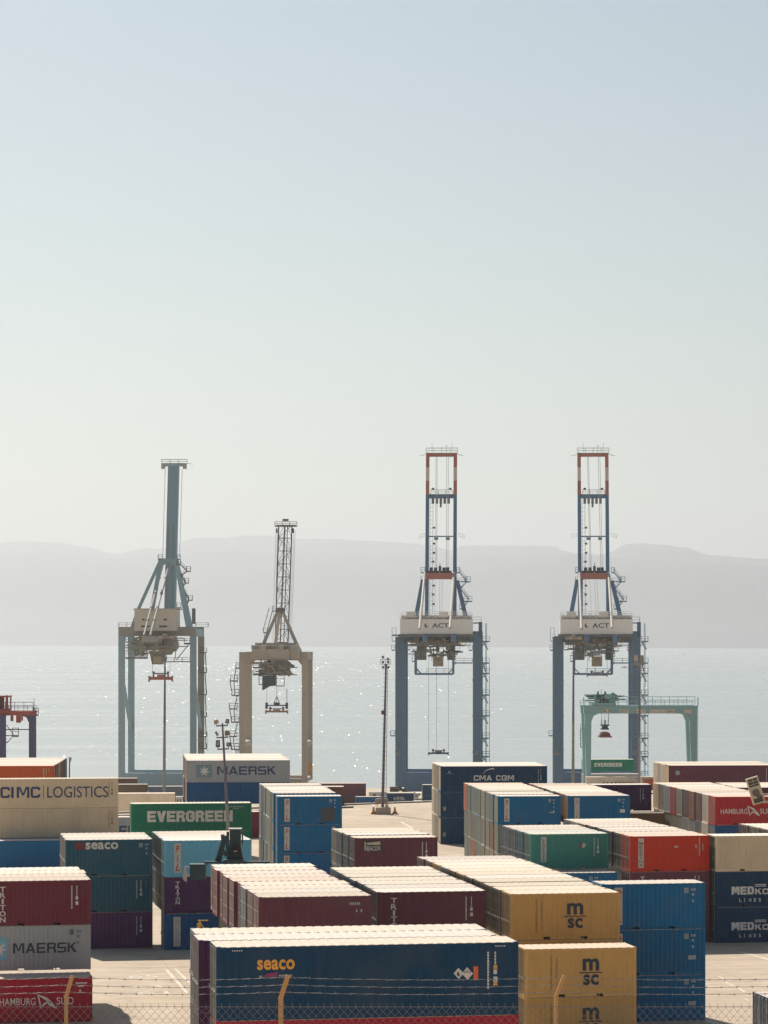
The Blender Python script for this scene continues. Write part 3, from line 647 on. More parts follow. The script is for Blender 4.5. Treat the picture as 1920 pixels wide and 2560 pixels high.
# beacon
bcn = [('logo_panel', plain('cream sign', (.62,.55,.36)), lambda m, L: (rect(m, .68, 1.72, .78, 2.32), m.sheet([(.85,2.12),(1.85,2.16),(1.85,2.34),(.85,2.2)], YD))),
       ('panel_back', plain('dark sign board', (.04,.035,.035)), plate(.64, 1.62, 1.28, .76)),
       ('lettering', WHITE, word('BEACON', .84, 1.66, 1.02, .34, .035, .12, -.003)), ids()]
bcn[0] = (bcn[0][0], bcn[0][1], lambda m, L: (rect(m, .70, 1.70, .80, 2.32, -.003), m.sheet([(.86,2.10),(1.86,2.06),(1.86,2.33),(.86,2.22)], YD-.003)))
row('beacon', 887, 1094, 2095, [S, S, S], -290, ['maroon', 'maroon'], n=4, end='bars', gaps={1: .7}, cols={1:'slate',2:'slate',3:'stone'}, decals={0: bcn}, tiers=2,
    anchor='the maroon container with a small sign', labels=['maroon container with a small black and cream sign, alone on the tarmac', 'maroon container under the one with the small sign'])
# centre blue stacks with white panels
pmk = lambda m, L: ids_block(m, L, 1.2)
row('pilC', 693.5, 855, 1991, [S, S, S], 140, ['blue', 'blue', 'blue'], end='plain', anchor='x', near=True,
    decals={0: pil(x=.66) + [('marking', MARK, pmk), ('patch', plain('dull grey patch', (.06,.07,.09)), plate(4.1, .25, 1.3, 1.3))], 1: pil(x=.64) + [('marking', MARK, plate(5.15, 2.1, .25, .3))], 2: pil(x=.62)},
    labels=['blue container with red letters on a white panel, top of the centre left stack', 'second container down of the centre left blue stack with red lettered panels', 'third container down of the centre left blue stack with red lettered panels'])
row('pilCb', 683.5, 841, 1983, [S, S, S], 138, ['blue', 'blue', 'blue'], n=7, tiers=3, near=True, gaps={1: .0, 2: .25, 5: .9}, cols={1:'tealgrey',2:'stone',3:'tealgrey',4:'tealgrey',5:'blue',6:'stone'},
    anchor='the centre left blue stack', ecols={(0,0):'stone',(0,1):'stone',(0,2):'stone'}, labels=['blue container whose roof shows just behind the centre left blue stack', 'middle blue container behind the centre left stack, pale end', 'lowest blue container behind the centre left stack, pale end'])
row('pilR1', 1244.5, 1402, 1990.5, [S, S, S], 255, ['blue', 'tealgrey', 'stone'], n=9, tiers=3, gaps={1: .75, 3: .9, 8: .3},
    cols={1:'tealgrey',2:'tealgrey',3:'stone',4:'tealgrey',5:'tealgrey',6:'tealgrey',7:'tealgrey',8:'orange'}, tcols={(1,1):'rust',(1,2):'stone',(2,2):'stone',(6,2):'orange',(5,2):'tealgrey',(8,1):'tealgrey',(8,2):'tealgrey',(7,1):'stone',(7,2):'tealgrey'},
    ecols={(0,0):'stone',(0,1):'stone'}, anchor='the blue container overlapping the wide navy one',
    decals={0: pil(x=.62) + [('marking', MARK, pmk), ('small_plate', WHITE, multi(plate(5.0, 1.05, .45, .08), plate(5.35, 1.1, .08, .18)))]},
    labels=['blue container with red letters on a white panel, overlapping the wide navy one', 'grey ended container under the blue one that overlaps the wide navy one', 'lowest container under the blue one that overlaps the wide navy one'])
row('pilR2', 1419.5, 1575.5, 1989.5, [S, S, S], 200, ['blue', 'blue'], n=9, anchor='the faded lettered blue container', end='plain', ecols={(0,0):'yellow'},
    cols={1:'rust',2:'brown',3:'stone',4:'brown',5:'brown',6:'stone',7:'orange',8:'brown'}, gaps={1:.1,2:.15,3:.15,5:.1},
    decals={0: [('logo_panel', plain('white sign panel', (.60,.55,.48)), plate(.64, .25, .50, 2.15)), ('lettering', FADE, column('PIL', .89, 2.32, .35, .26, .02, .25, -.003)), ('marking', MARK, pmk), ('small_plate', WHITE, plate(5.05, 1.02, .5, .32))]},
    labels=['blue container with faded red letters on a white panel, tan left end', 'container under the blue one with faded red letters'])
# green, red, beige row in the middle right
gsg = [('logo_panel', plain('white sign panel', (.60,.55,.48)), plate(.78, .52, .44, 2.0*.93)), ('lettering', plain('dark lettering green', (.05,.10,.08)), column('LINEAVIS', .94+.06, 2.28, .58, .20, .02, fill=.8, dy=-.003)),
       ('marking', WHITE, lambda m, L: ids_tall(m, L, 1.15)), ('sticker', plain('red sticker', (.35,.05,.05)), plate(3.75, 1.5, .14, .42)), ('sticker', plain('pale sticker', (.55,.58,.42)), lambda m, L: m.sheet([(3.95,1.62),(4.15,1.52),(4.32,1.8),(4.1,1.95)], YD))]
row('green', 1327, 1521, 2085.5, [S, S, S], -266, ['green', None, None], n=4, end='bars', decals={0: gsg}, tiers=1, cols={1:'teal',2:'slate',3:'slate'}, anchor='the sea green container', gaps={2:.1,3:.1},
    labels=['sea green container with an upright white letter strip'])
row('greenlow', 1340, 1543, 2183.5, [S, S], -300, ['blue', 'teal'], anchor='x', end='plain', decals={0: [('marking', MARK, lambda m, L: ids_block(m, L, 2.1))]},
    labels=['blue container under and in front of the sea green one', 'container at the bottom in front of the sea green one'])
msn = [('logo_panel', plain('white sign panel', (.60,.55,.48)), plate(.60, .28, .42, 2.15)), ('lettering', plain('brown red lettering', (.22,.05,.04)), column('MESSINA', .81, 2.18, .36, .26, .035, dy=-.003)),
       ('marking', plain('cream marking', (.60,.50,.36)), lambda m, L: (rect(m, L-.82, 1.1, L-.75, 2.45), rect(m, L-.55, 1.5, L-.49, 2.0), rect(m, L-1.1, 1.70, L-.98, 1.93), rect(m, L-2.7, 1.72, L-2.42, 1.86)))]
row('messina', 1576, 1774, 2090.8, [S, S, S], -320, ['red', 'maroon', 'maroon'], n=8, end='bars', gaps={2:.15, 4:.3}, cols={1:'brown',2:'slate',3:'slate',4:'brown',5:'brown',6:'stone',7:'slate'}, tiers=1,
    decals={0: msn, 1: [('lettering', WHITE, column('TRITON', .92, 2.28, .18, .34, .05, fill=.86)), ids()], 2: [ids()]}, anchor='the bright red container',
    labels=['bright red container with an upright white letter strip', 'maroon container under the bright red one, one white letter showing', 'lowest maroon container under the bright red one'])
med = [('lettering', WHITE, multi(bw('MED', 1.18, .90, 1.66, .58, .30, .12), bw('KON', 2.92, .90, 1.6, .42, .30, .12), plate(2.9, 1.46, .85, .06), plate(2.9, 1.58, .85, .06), *[word(c, 1.75+i*.36, .36, .05 if c == 'I' else .17, .26, .06) for i, c in enumerate('LINES')]))]
row('beigeR', 1789, 1993, 2090, [S, S, S], -305, ['beige', 'deepblue', 'deepblue'], end='bars', decals={1: med, 2: med}, anchor='x', ecols={(0,0):'brown'},
    labels=['plain beige container at the right edge above two navy ones', 'navy container with white lettering directly under the beige one at right', 'lowest navy container with white lettering at the right edge'])
row('doorsR', 1921, 2120, 2074.5, [S, S, S], -305, ['brown'], n=3, end='bars', anchor='the door end at the right edge', cols={1:'stone',2:'brown'},
    labels=['brown door end cut off at the right edge behind the beige container'])
# far blocks
hamR = [('lettering', WHITE, multi(word('HAMBURG', .55, 1.0, 2.65, .48, .01), word('SUD', 4.40, 1.0, 1.15, .48, .01))), ('pennant_mark', WHITE, flag(3.18, .82, 1.12))]
row('hamR', 1787.5, 1942, 1991.7, [S, S, S], 92, ['scarlet', 'royal'], n=10, tiers=2, end='plain', decals={0: hamR}, anchor='the scarlet lettered container',
    gaps={1:.25, 3:.3, 5:.2, 6:.15, 8:.15}, cols={1:'cream',2:'maroon',3:'rust',4:'maroon',5:'stone',6:'scarlet',7:'grey',8:'stone',9:'beige'},
    tcols={(1,1):'cream',(2,1):'slate',(3,1):'grey',(4,1):'grey',(5,1):'stone',(6,1):'stone',(7,1):'stone',(8,1):'stone',(9,1):'stone'}, ecols={(0,1):'slate'},
    labels=['scarlet container with white lettering and pennant on the right', 'royal blue container under the scarlet one with white lettering'])
row('tanR', 1838, 1995, 1968.7, [S, S, S], 390, ['maroon'], n=4, anchor='the maroon container behind the floodlight', cols={1:'brown',2:'cream',3:'brown'}, ecols={(0,0):'brown'}, labels=['maroon container behind the scarlet row, beside the floodlight head'])
row('brownN', 1477, 1628.7, 1962, [S, S, S], 200, ['purple'], decals={0: [ids('tall', MARK)]}, anchor='x', labels=['dark purple brown container behind the blue one with faded red letters'])
row('olive', 1507, 1662, 2033, [S, S], 200, ['olive'], anchor='x', labels=['olive brown container low between the blue row and the scarlet row'])
cma = [('lettering', WHITE, bw('CMA CGM', 3.78, 1.13, 4.6, .54, .27, .14)), ('swoosh_mark', WHITE, swoosh(4.80, 1.80)), ('marking', MARK, lambda m, L: (ids_tall(m, L, 1.05), rect(m, .9, 1.95, 1.1, 2.1), rect(m, .7, 1.82, 1.35, 1.87)))]
row('cma', 1101.5, 1368, 1915.5, [2.85, 2.75, 2.8], 404, ['navy', 'navy', 'navy'], n=4, tiers=3, L=12.192, decals={0: cma, 1: [('vent_plate', plain('tan plate', (.40,.33,.26)), plate(.30, .70, .32, .40))], 2: [('vent_plate', plain('tan plate', (.40,.33,.26)), plate(.28, .75, .30, .38))]},
    anchor='the wide navy container', cols={1:'stone',2:'stone',3:'cream'}, ecols={(0,0):'beige',(0,1):'stone',(0,2):'beige'}, jit=.03,
    labels=['wide navy container with white lettering and swoosh, top of the centre stack', 'middle container of the wide navy stack in the centre', 'lowest container of the wide navy stack in the centre, standing on tarmac'])
mk40 = [('lettering', NAVYL, bw('MAERSK', 3.60, .86, 6.9, 1.0, .20)), ('logo_panel', plain('pale blue square dull', (.19,.30,.34)), plate(1.15, .55, 1.85, 1.5)), ('star', WHITE, star(2.08, 1.30, .66))]
row('maersk', 466.5, 725, 1901, [S, S, S], 299, ['grey', 'royal'], n=8, L=12.192, decals={0: mk40}, tiers=2, ecols={(0,0):'maroon',(0,1):'beige'}, anchor='the long grey starred container', cols={1:'rust',2:'beige',3:'maroon',4:'stone',5:'brown',6:'grey',7:'brown'},
    labels=['long grey container with dark lettering and white star behind the near lamp post', 'royal blue container under the long grey one with the white star'])
row('farmaroon', 1672, 1942, 1913.5, [S, S, S], 404, ['maroon'], n=4, L=12.192, ecols={(0,0):'beige'}, cols={1:'beige',2:'grey',3:'beige'}, anchor='the far maroon container',
    decals={0: [('round_mark', plain('pale disc', (.34,.38,.40)), lambda m, L: m.sheet([(.0+1.0+.28*math.cos(a), 1.75+.28*math.sin(a)) for a in [k*math.pi/8 for k in range(16)]], YD)), ('marking', WHITE, plate(11.0, .4, .05, 1.9))]},
    labels=['far maroon container with a pale disc at upper right, behind the scarlet row'])
row('orangeL', -130, 135, 1915, [S, S, S], 443, ['orange'], n=9, L=12.192, anchor='the orange container at the left edge', jit=.0, shifts={k: .10*k - .003*k*k for k in range(9)}, cols={k: c for k, c in enumerate(['orange','maroon','brown','stone','rust','brown','maroon','navy','slate'])},
    decals={0: [('marking', plain('cream marking', (.60,.50,.36)), lambda m, L: (rect(m, L-1.25, .2, L-1.14, 2.3), rect(m, L-.95, 1.6, L-.86, 2.3), rect(m, L-.65, 1.95, L-.58, 2.3)))]},
    labels=['burnt orange container at the left edge behind the long beige one'])
row('creamQ', 242, 437.5, 1984, [2.76]*5, 400, ['cream', 'cream'], L=12.192, ground=-14, anchor='x', labels=['cream container beyond the green one, partly hidden by the beige stack', 'cream container under the one beyond the green container'])
row('brownE', 750, 861, 1967, [S], 300, ['brown'], anchor='x', labels=['brown container on the tarmac edge right of the centre left blue stack'])
row('brownF', 773, 915, 1958.8, [S, S], 400, ['maroon', 'brown'], ground=-14, L=12.192, anchor='x', labels=['long brown container far off beside the water, upper of two', 'lower of the two long brown containers beside the water'])
row('esl', 967.5, 1034.5, 1982.7, [S], 404, ['navy'], ground=-14, anchor='x', decals={0: [('lettering', WHITE, bw('ESL', 2.25, 1.0, 2.0, .74, .26, .12)), ('round_mark', plain('cream disc', (.60,.50,.36)), lambda m, L: m.sheet([(1.75+.30*math.cos(a), 1.35+.42*math.sin(a)) for a in [k*math.pi/6 for k in range(12)]], YD))]},
    labels=['small navy container with white lettering and cream disc by the water'])
row('evFar', 1458, 1585, 1898.6, [2.7, 2.7, 2.7], 404, ['evergreen'], ground=-14, L=12.192, anchor='x', decals={0: [('lettering', WHITE, bw('EVERGREEN', 2.7, .95, 6.6, .85, .28, .10))]}, labels=['small far green container with white lettering under the crane'])
row('greyFar', 1457, 1600, 1935, [2.6, 2.6], 404, ['grey'], ground=-14, L=12.192, anchor='x', labels=['grey container just under the far green one'])
row('maerskFar', 1466.8, 1600, 1942.5, [2.7, 2.7], 404, ['cream'], ground=-14, L=12.192, anchor='x', decals={0: [('lettering', plain('grey lettering', (.10,.10,.10)), bw('MAERSK', 3.7, .55, 7.2, 1.0, .20)), ('star', WHITE, star(2.2, 1.1, .6))]}, labels=['far cream container with dark grey lettering, below the far green one'])
row('orangeFar', 1612, 1745, 1947, [S, S], 404, ['orange'], ground=-14, L=12.192, anchor='x', labels=['small far orange container left of the far maroon block'])
row('creamFar', 1604, 1737, 1942, [S, S], 404, ['cream'], ground=-14, L=12.192, anchor='x', labels=['cream container just behind the small far orange one'])
row('tanFar', 262, 369, 1961, [S, S], 404, ['olive'], ground=-14, L=12.192, anchor='x', labels=['olive brown container far off between the beige stack and the grey crane leg'])
row('rustFar', 230, 343, 1946, [S, S], 404, ['brown'], ground=-14, L=12.192, anchor='x', labels=['brown container far off at the foot of the grey crane'])

row('navyQa', 890, 966, 1992, [S], 404, ['royal'], ground=-14, L=6.058, anchor='x', labels=['royal blue container by the water left of the small navy lettered one'])
row('navyQb', 1057, 1184, 1962, [S, 2.3], 404, ['navy', 'navy'], ground=-14, L=12.192, anchor='x', labels=['dark navy container by the water left of the wide navy stack, upper one', 'dark navy container by the water left of the wide navy stack, lower one'])
row('slateQ', 371, 498, 1966, [S, 2.2], 404, ['slate', 'royal'], ground=-14, L=12.192, anchor='x', labels=['slate grey container far off left of the long grey stack, upper one', 'royal blue container far off left of the long grey stack, lower one'])

# ------------------------------------------------------------------ quay cranes
PSI = math.atan2(CX - 1280.0, F); QY = 835.0
class Frame:
    """local crane coordinates: x along the quay, w across it (towards the sea), z up; read off photo columns and rows"""
    def __init__(s, px, py, Y, psi=PSI):
        s.O = at(px, py, Y); s.ca, s.sa = math.cos(psi), math.sin(psi); s.psi = psi
    def P(s, px, py, w=0.0):
        u = (px-CX)/F; O = s.O
        x = (u*(O.y + s.ca*w) - O.x + s.sa*w) / (s.ca - u*s.sa)
        Y = O.y + s.sa*x + s.ca*w
        return Vector((x, w, EYE - (py-Y0)*Y/F - O.z))
def railing(m, p, q, h=1.15, r_=.05, step=2.0):
    p, q = Vector(p), Vector(q); up = Vector((0, 0, h)); n = max(1, int((q-p).length/step))
    m.tube(p+up, q+up, r_, n=4); m.tube(p+up*.5, q+up*.5, r_*.8, n=4)
    for i in range(n+1):
        a = p + (q-p)*i/n; m.tube(a, a+up, r_, n=4)
def platform(m, P, x0, x1, y, w=0.0, dep=1.2, h=1.3, th=.35):
    a, b = P(x0, y, w), P(x1, y, w)
    m.box(a.x, a.y, a.z-th, b.x, a.y+dep, a.z)
    for yy in (0, dep):
        railing(m, (a.x, a.y+yy, a.z), (b.x, a.y+yy, a.z), h)
def seg(m, p, q, wx, wy): m.bar(p, q, wx, wy)
def part(name, m, mat, par): return m.build(name, mat, par)
def ladder(m, p, q, wd=.5, step=1.0):
    p, q = Vector(p), Vector(q); dx = Vector((wd/2, 0, 0)); n = int((q-p).length/step)
    m.tube(p-dx, q-dx, .05, n=4); m.tube(p+dx, q+dx, .05, n=4)
    for i in range(n+1):
        c = p + (q-p)*i/max(1, n); m.tube(c-dx, c+dx, .04, n=4)
def spreader(par, P, px0, px1, pyt, pyb, w, top_py, mat, ropes, ropemat, headmat=None, hook=None):
    m = MB(); a, b = P(px0, pyb, w), P(px1, pyt, w); hgt = b.z - a.z
    s_ = MB(); s_.box(a.x+.2, w-.55, a.z+hgt*.15, b.x-.2, w+.55, a.z+hgt*.5)
    s_.box((a.x+b.x)/2-1.0, w-.9, a.z+hgt*.5, (a.x+b.x)/2+1.0, w+.9, a.z+hgt*.75)
    for sx, x in ((1, a.x), (-1, b.x)):
        s_.box(x, w-1.2, a.z+hgt*.1, x+sx*.35, w+1.2, a.z+hgt*.6)
        for yy in (-1.15, .95): s_.box(x, w+yy, a.z-.15, x+sx*.25, w+yy+.2, a.z+hgt*.1)
    sp = s_.build('spreader', mat, par)
    t = MB(); t.box(a.x+1.2, w-.45, a.z+hgt*.80, b.x-1.2, w+.45, a.z+hgt*.95)
    for x in (a.x+1.4, b.x-1.4): t.box(x-.2, w-.5, a.z+hgt*.5, x+.2, w+.5, a.z+hgt*1.05); t.tube((x, w-.3, a.z+hgt), (x, w+.3, a.z+hgt), .35, n=10)
    t.build('head_block', headmat or mat, sp)
    for r_ in ropes:
        k = MB(); p, q = P(r_, pyt, w), P(r_, top_py, w); k.tube((p.x, w, a.z+hgt*.9), q, .045, n=4); k.build('hoist_rope', ropemat, par)
    return sp
STEELG = plain('grey walkway steel', (.16,.17,.17), .6, .2)
ROPE = plain('wire rope', (.10,.10,.11), .6); PALE = plain('pale painted steel', (.46,.43,.39), .7)
def clutter(m, P, x0, x1, y0, y1, w0, w1, n, rr, smin=.3, smax=1.4):
    """machinery: many small housings, sheaves and cross beams inside a box"""
    for i in range(n):
        px, py, w_ = rr.uniform(x0, x1), rr.uniform(y0, y1), rr.uniform(w0, w1); c = P(px, py, w_); k = rr.random()
        if k < .45: a, b, c_ = rr.uniform(smin, smax), rr.uniform(smin, smax), rr.uniform(smin, smax*.8); m.box(c.x-a/2, c.y-b/2, c.z-c_/2, c.x+a/2, c.y+b/2, c.z+c_/2)
        elif k < .75: l = rr.uniform(1, 4); m.box(c.x-l, c.y-.12, c.z-.14, c.x+l, c.y+.12, c.z+.14)
        elif k < .88: m.tube(c - Vector((0,.3,0)), c + Vector((0,.3,0)), rr.uniform(.3, .7), n=10)
        else: m.box(c.x-.1, c.y-.1, c.z-rr.uniform(.8, 2.0), c.x+.1, c.y+.1, c.z+1.0)
def bogie(par, m_mat, x, w, z=0.0, wd=4.5):
    m = MB(); m.box(x-wd/2, w-.5, z+.9, x+wd/2, w+.5, z+1.5)
    for i in (-1, 1): m.prism([(x+i*wd*.27-.95, z+.5), (x+i*wd*.27+.95, z+.5), (x+i*wd*.27+.5, z+1.0), (x+i*wd*.27-.5, z+1.0)], w-.45, w+.45)
    b = m.build('bogie', m_mat, par)
    for i in (-1, -.36, .36, 1):
        q = MB(); q.tube((x+i*wd*.40, w-.25, z+.42), (x+i*wd*.40, w+.25, z+.42), .40, n=12); q.build('wheel', DARK, b)

def crane_act(ox, num, spr, spr_mat, label, seed):
    f = Frame(988, 1985, QY); P = f.P; O = at(ox, 1985, QY)
    c = empty('quay_crane', O, PSI); tag(c, label, 'quay crane', 'ship to shore cranes on the quay'); rr = random.Random(seed)
    BL = paint('crane blue', (.075,.18,.30), rough=.5, dirt=.12, dust=(.2,.23,.26)); RD = paint('crane faded red', (.46,.14,.10), rough=.55, dirt=.25, dust=(.42,.28,.24))
    WH = paint('crane faded white', (.74,.58,.50), rough=.55, dirt=.25); HB = paint('machine house beige', (.86,.83,.78), rough=.55, dirt=.10, dust=(.5,.46,.4)); G = 21.0
    X = {}
    for nm, px, wd in (('l', 1000.5, 2.9), ('r', 1193.5, 2.7)):
        for w in (0, G):
            a = P(px, 1966, 0); b = P(px, 1592 if nm == 'l' else 1578, 0)
            m = MB(); m.box(a.x-wd/2, w, a.z, a.x+wd/2, w+1.7, b.z); lg = m.build('leg', BL, c)
            X[nm] = a.x
            bogie(c, DARK, a.x, w+.85, 0)
        m = MB(); x = X[nm]                                            # side ties between the landside and seaside legs
        m.box(x-.7, 1.7, P(px,1966,0).z+.4, x+.7, G, P(px,1950,0).z); m.box(x-.8, 1.7, P(px,1604,0).z, x+.8, G, P(px,1592,0).z-.1)
        m.bar((x, 1.5, P(px,1860,0).z), (x, G+.3, P(px,1745,0).z), 1.0, 1.0); m.build('side_brace', BL, c)
    for w in (0, G):
        m = MB(); a, b = P(1013, 1977, 0), P(1182, 1931, 0); m.box(a.x+.02, w+.1, a.z, b.x-.02, w+1.6, b.z); m.build('sill_beam', BL, c)
        m = MB(); a, b = P(1013, 1606, 0), P(1182, 1587, 0); m.box(a.x+.02, w+.1, a.z, b.x-.02, w+1.6, b.z); m.build('portal_beam', BL, c)
    for px, w in ((996, -.003), (1189, -.003)):                         # number plates
        a = P(px, 1882, 0); m = MB(); m.box(a.x-.55, -.06, a.z-.6, a.x+.55, -.01, a.z+.6); pl = m.build('number_plate', PALE, c)
        m = MB(); put_text(m, num, a.x-(.36 if num == '2' else .13), a.z-.45, .72 if num == '2' else .26, .9, -.08, .03); m.build('lettering', BLACK, pl)
    for px in (1069, 1138):                                             # landside girders seen end on
        x = P(px, 1600, 8).x; m = MB(); m.box(x-.6, -18.6, P(px,1606,0).z, x+.6, 30, P(px,1588,0).z+.004); m.build('main_girder', BL, c)
    # machine house on the back reach
    m = MB(); a, b = P(1000, 1585, -9.5), P(1181, 1548, -9.5); m.box(a.x, -9.5, a.z, b.x, .5, b.z)
    hs = m.build('machine_house', HB, c)
    m = MB(); m.box(a.x-.5, -9.8, a.z-.9, b.x+.5, 1, a.z-.05); clutter(m, P, 1005, 1178, 1586, 1596, -9.5, 0, 60, rr, .3, 1.0); m.build('house_base', STEELG, hs)
    m = MB(); t = P(1003, 1534, -9).z; m.prism([(a.x+.2, b.z), (b.x-.2, b.z), (b.x-.4, t-.5), (a.x+.4, t-.5)], -8.0, -.5); m.build('house_roof', PALE, hs)  # pale box stands in for bright sky seen behind the railing and trusses
    m = MB()
    for i in range(7): x = a.x + (b.x-a.x)*(i+.5)/7; m.bar((x-1.4, -8.2, b.z+.1), (x+1.4, -8.2, t-.4), .16)
    railing(m, (a.x, -9.5, b.z), (b.x, -9.5, b.z), 1.5); railing(m, (a.x+.4, -8.1, t-.5), (b.x-.4, -8.1, t-.5), 1.1); m.build('railing', HB, hs)
    for x0, x1 in ((1016, 1039), (1097, 1120)):
        m = MB(); p, q = P(x0, 1543, -9.5), P(x1, 1529, -9.5); m.box(p.x, -9.4, p.z, q.x, -8.3, q.z); m.build('roof_vent', HB, hs)
    m = MB(); p, q = P(1080, 1569.5, -9.5), P(1122, 1558, -9.5); put_text(m, 'ACT', p.x, p.z, q.x-p.x, q.z-p.z, -9.52, .05); m.build('lettering', plain('dark grey lettering', (.06,.06,.07)), hs)
    m = MB(); p = P(1066, 1564, -9.5); m.sheet([(p.x+.62*math.cos(k*.52), p.z+.62*math.sin(k*.52)) for k in range(12)], -9.52); lg = m.build('globe_mark', plain('dark grey lettering', (.06,.06,.07)), hs)
    m = MB(); m.sheet([(p.x+.28+.42*math.cos(k*.52), p.z+.16+.42*math.sin(k*.52)) for k in range(12)], -9.53); m.build('globe_cut', HB, lg)
    # A frame
    m = MB(); m.bar(P(1057, 1450, 22), P(1031, 1592, 20), 1.15, 1.1, 1.4, 1.2); m.build('mast_leg', BL, c)
    m = MB(); m.bar(P(1143, 1452, 22), P(1176, 1592, 20), 1.15, 1.1, 1.4, 1.2); m.build('mast_leg', BL, c)
    for x0, x1 in ((1068, 1066), (1137, 1136)):
        m = MB(); m.bar(P(x0, 1440, 24), P(x1, 1600, 26), 1.0, 1.2, 1.2, 1.4); m.build('mast_post', BL, c)
    m = MB(); p, q = P(1064, 1448, 21), P(1133, 1432, 21); m.box(p.x, 21, p.z, q.x, 23, q.z); ab = m.build('apex_beam', RD, c)
    m = MB()
    for x in (1078, 1089, 1110, 1119): p = P(x, 1426, 22); m.tube(p-Vector((.5,0,0)), p+Vector((.5,0,0)), .95, n=12); m.box(p.x-1.2, p.y-.5, p.z-.9, p.x+1.2, p.y+.5, p.z-.1)
    p = P(1100, 1430, 22); m.box(p.x-.4, p.y-.3, p.z, p.x+.4, p.y+.3, p.z+1.8); m.tube(p, p+Vector((0,0,2.8)), .09, n=5); m.build('sheave_block', DARK, ab)
    for x0, y0, x1, y1 in ((1062, 1433, 1049, 1572), (1135, 1433, 1125, 1570)):
        m = MB(); m.tube(P(x0, y0, 21), P(x1, y1, -18.0), .40, n=8); m.build('backstay', PALE, c)
    # raised boom
    for x0, x1 in ((1066.5, 1069.5), (1136.5, 1138.5)):
        m = MB(); lo, hi = P(x0, 1602, 27), P(x1, 1133, 40); D = hi-lo; g_ = lambda y: lo + D*(1602-y)/(1602-1133.0)
        m.bar(lo, g_(1240), 1.12, 1.5, 1.05, 1.4); bg_ = m.build('boom_girder', BL, c)
        for ya, yb, mt in ((1240, 1204.2, RD), (1204, 1170.2, WH), (1170, 1133, RD)):
            m = MB(); m.bar(g_(ya), g_(yb), 1.06, 1.4); m.build('painted_band', mt, bg_)
    def tie(y0, y1, mat, w): m = MB(); p, q = P(1072, y1, w), P(1134, y0, w); m.box(p.x, w-.4, p.z, q.x, w+.4, q.z); return m.build('boom_tie', mat, c)
    tie(1134, 1142, RD, 40); tt = tie(1235, 1246, BL, 37.2); tie(1339.5, 1342.5, BL, 34.3)
    m = MB(); platform(m, P, 1065, 1144, 1132, 39, 1.6, 1.5, .15); platform(m, P, 1077, 1132, 1235, 36.5, 1.4, 1.3, .15)
    for sx, x in ((-1, 1064), (1, 1145)):
        a = P(x, 1136, 40); m.tube(a, a+Vector((sx*1.7, 0, -.45)), .09, n=4)
        a = P(x, 1333, 34); b = a + Vector((sx*1.9, 0, -.6))
        m.tube(a, b, .05, n=4); m.tube(b, b-Vector((0,0,.9)), .05, n=4); m.tube(b-Vector((0,0,.9)), a-Vector((0,0,.7)), .05, n=4)
    m.build('walkway', PALE, c)
    m = MB()
    for x in (1080, 1130): a = P(x, 1132, 40); m.tube(a, a+Vector((0,0,3.2)), .04, n=4)
    a = P(1116, 1132, 40); m.tube(a, a+Vector((0,0,2.1)), .05, n=4); m.box(a.x-.3, a.y-.1, a.z+2.1, a.x+.3, a.y+.1, a.z+2.2); m.build('aerial', DARK, c)
    m = MB(); a, b = P(1102, 1252, 37), P(1102, 1246, 37)
    for dx in (-2.4,-1.2,0,1.2,2.4): m.box(a.x+dx-.4, a.y-.4, a.z-.9, a.x+dx+.4, a.y+.4, b.z)
    m.box(a.x-.3, a.y-.3, a.z-2.0, a.x+.3, a.y+.3, a.z-.9); m.build('sheave_block', STEELG, tt)
    m = MB()
    for x in (1090.5, 1119.5): a = P(x, 1345, 34.3); m.box(a.x-.6, a.y-.3, a.z-.6, a.x+.6, a.y+.3, a.z+.2)
    m.build('sheave_block', BL, c)
    m = MB(); ladder(m, P(1078, 1535, 30), P(1079, 1247, 37), .9, 1.3); m.build('ladder', STEELG, c)
    for x, y in ((1083,1222),(1126,1222),(1085,1319),(1085,1359),(1085,1382),(1083,1404),(1084,1464),(1083,1486),(1084,1510)):
        a = P(x, y, 30+(1602-y)/47); m = MB(); m.prism([(a.x-.38, a.z-.3), (a.x+.38, a.z-.3), (a.x+.3, a.z+.3), (a.x-.3, a.z+.3)], a.y-.25, a.y+.25); m.box(a.x-.7, a.y-.05, a.z-.06, a.x-.3, a.y+.05, a.z+.06); m.build('floodlight', DARK, c)
    for x in (1090, 1093, 1117, 1121):
        m = MB(); m.tube(P(x, 1142, 39), P(x-1, 1422, 22), .06, n=4); m.build('boom_rope', PALE, c)
    for x in (1100, 1106, 1088):
        m = MB(); m.tube(P(x, 1450, 22), P(x-3, 1590, 0), .035, n=4); m.build('boom_rope', ROPE, c)
    # stairs on the mast
    m = MB()
    for x0, x1, y in ((1142,1150,1430),(1162,1176,1453),(1160,1180,1502),(1148,1161,1521),(1052,1062,1430),(1052,1063,1454)): platform(m, P, x0, x1, y, 21, 1.2, 1.4, .35)
    for a, b in (((1148,1430),(1166,1452)),((1168,1453),(1150,1473)),((1152,1473),(1173,1500)),((1170,1503),(1158,1520)),((1142,1455),(1165,1453))): m.bar(P(*a, 21.6), P(*b, 21.6), .28, .7); railing(m, P(*a, 21), P(*b, 21), 1.1)
    m.build('stair', BL, c)
    # trolley, cab, service frame
    m = MB(); clutter(m, P, 1043, 1136, 1604, 1640, -8, 12, 110, rr, .3, 1.2); p, q = P(1041, 1612, 0), P(1146, 1605, 0); m.box(p.x, -6, p.z, q.x, 8, q.z-.1)
    for x in (1049, 1059, 1125, 1131): a, b = P(x, 1650, 2), P(x, 1608, 2); m.box(a.x-.8, 1, a.z, a.x+.8, 4, b.z)
    tr = m.build('trolley', paint('machinery grey', (.17,.20,.20), rough=.6, dirt=.3, dust=(.2,.19,.16)), c)
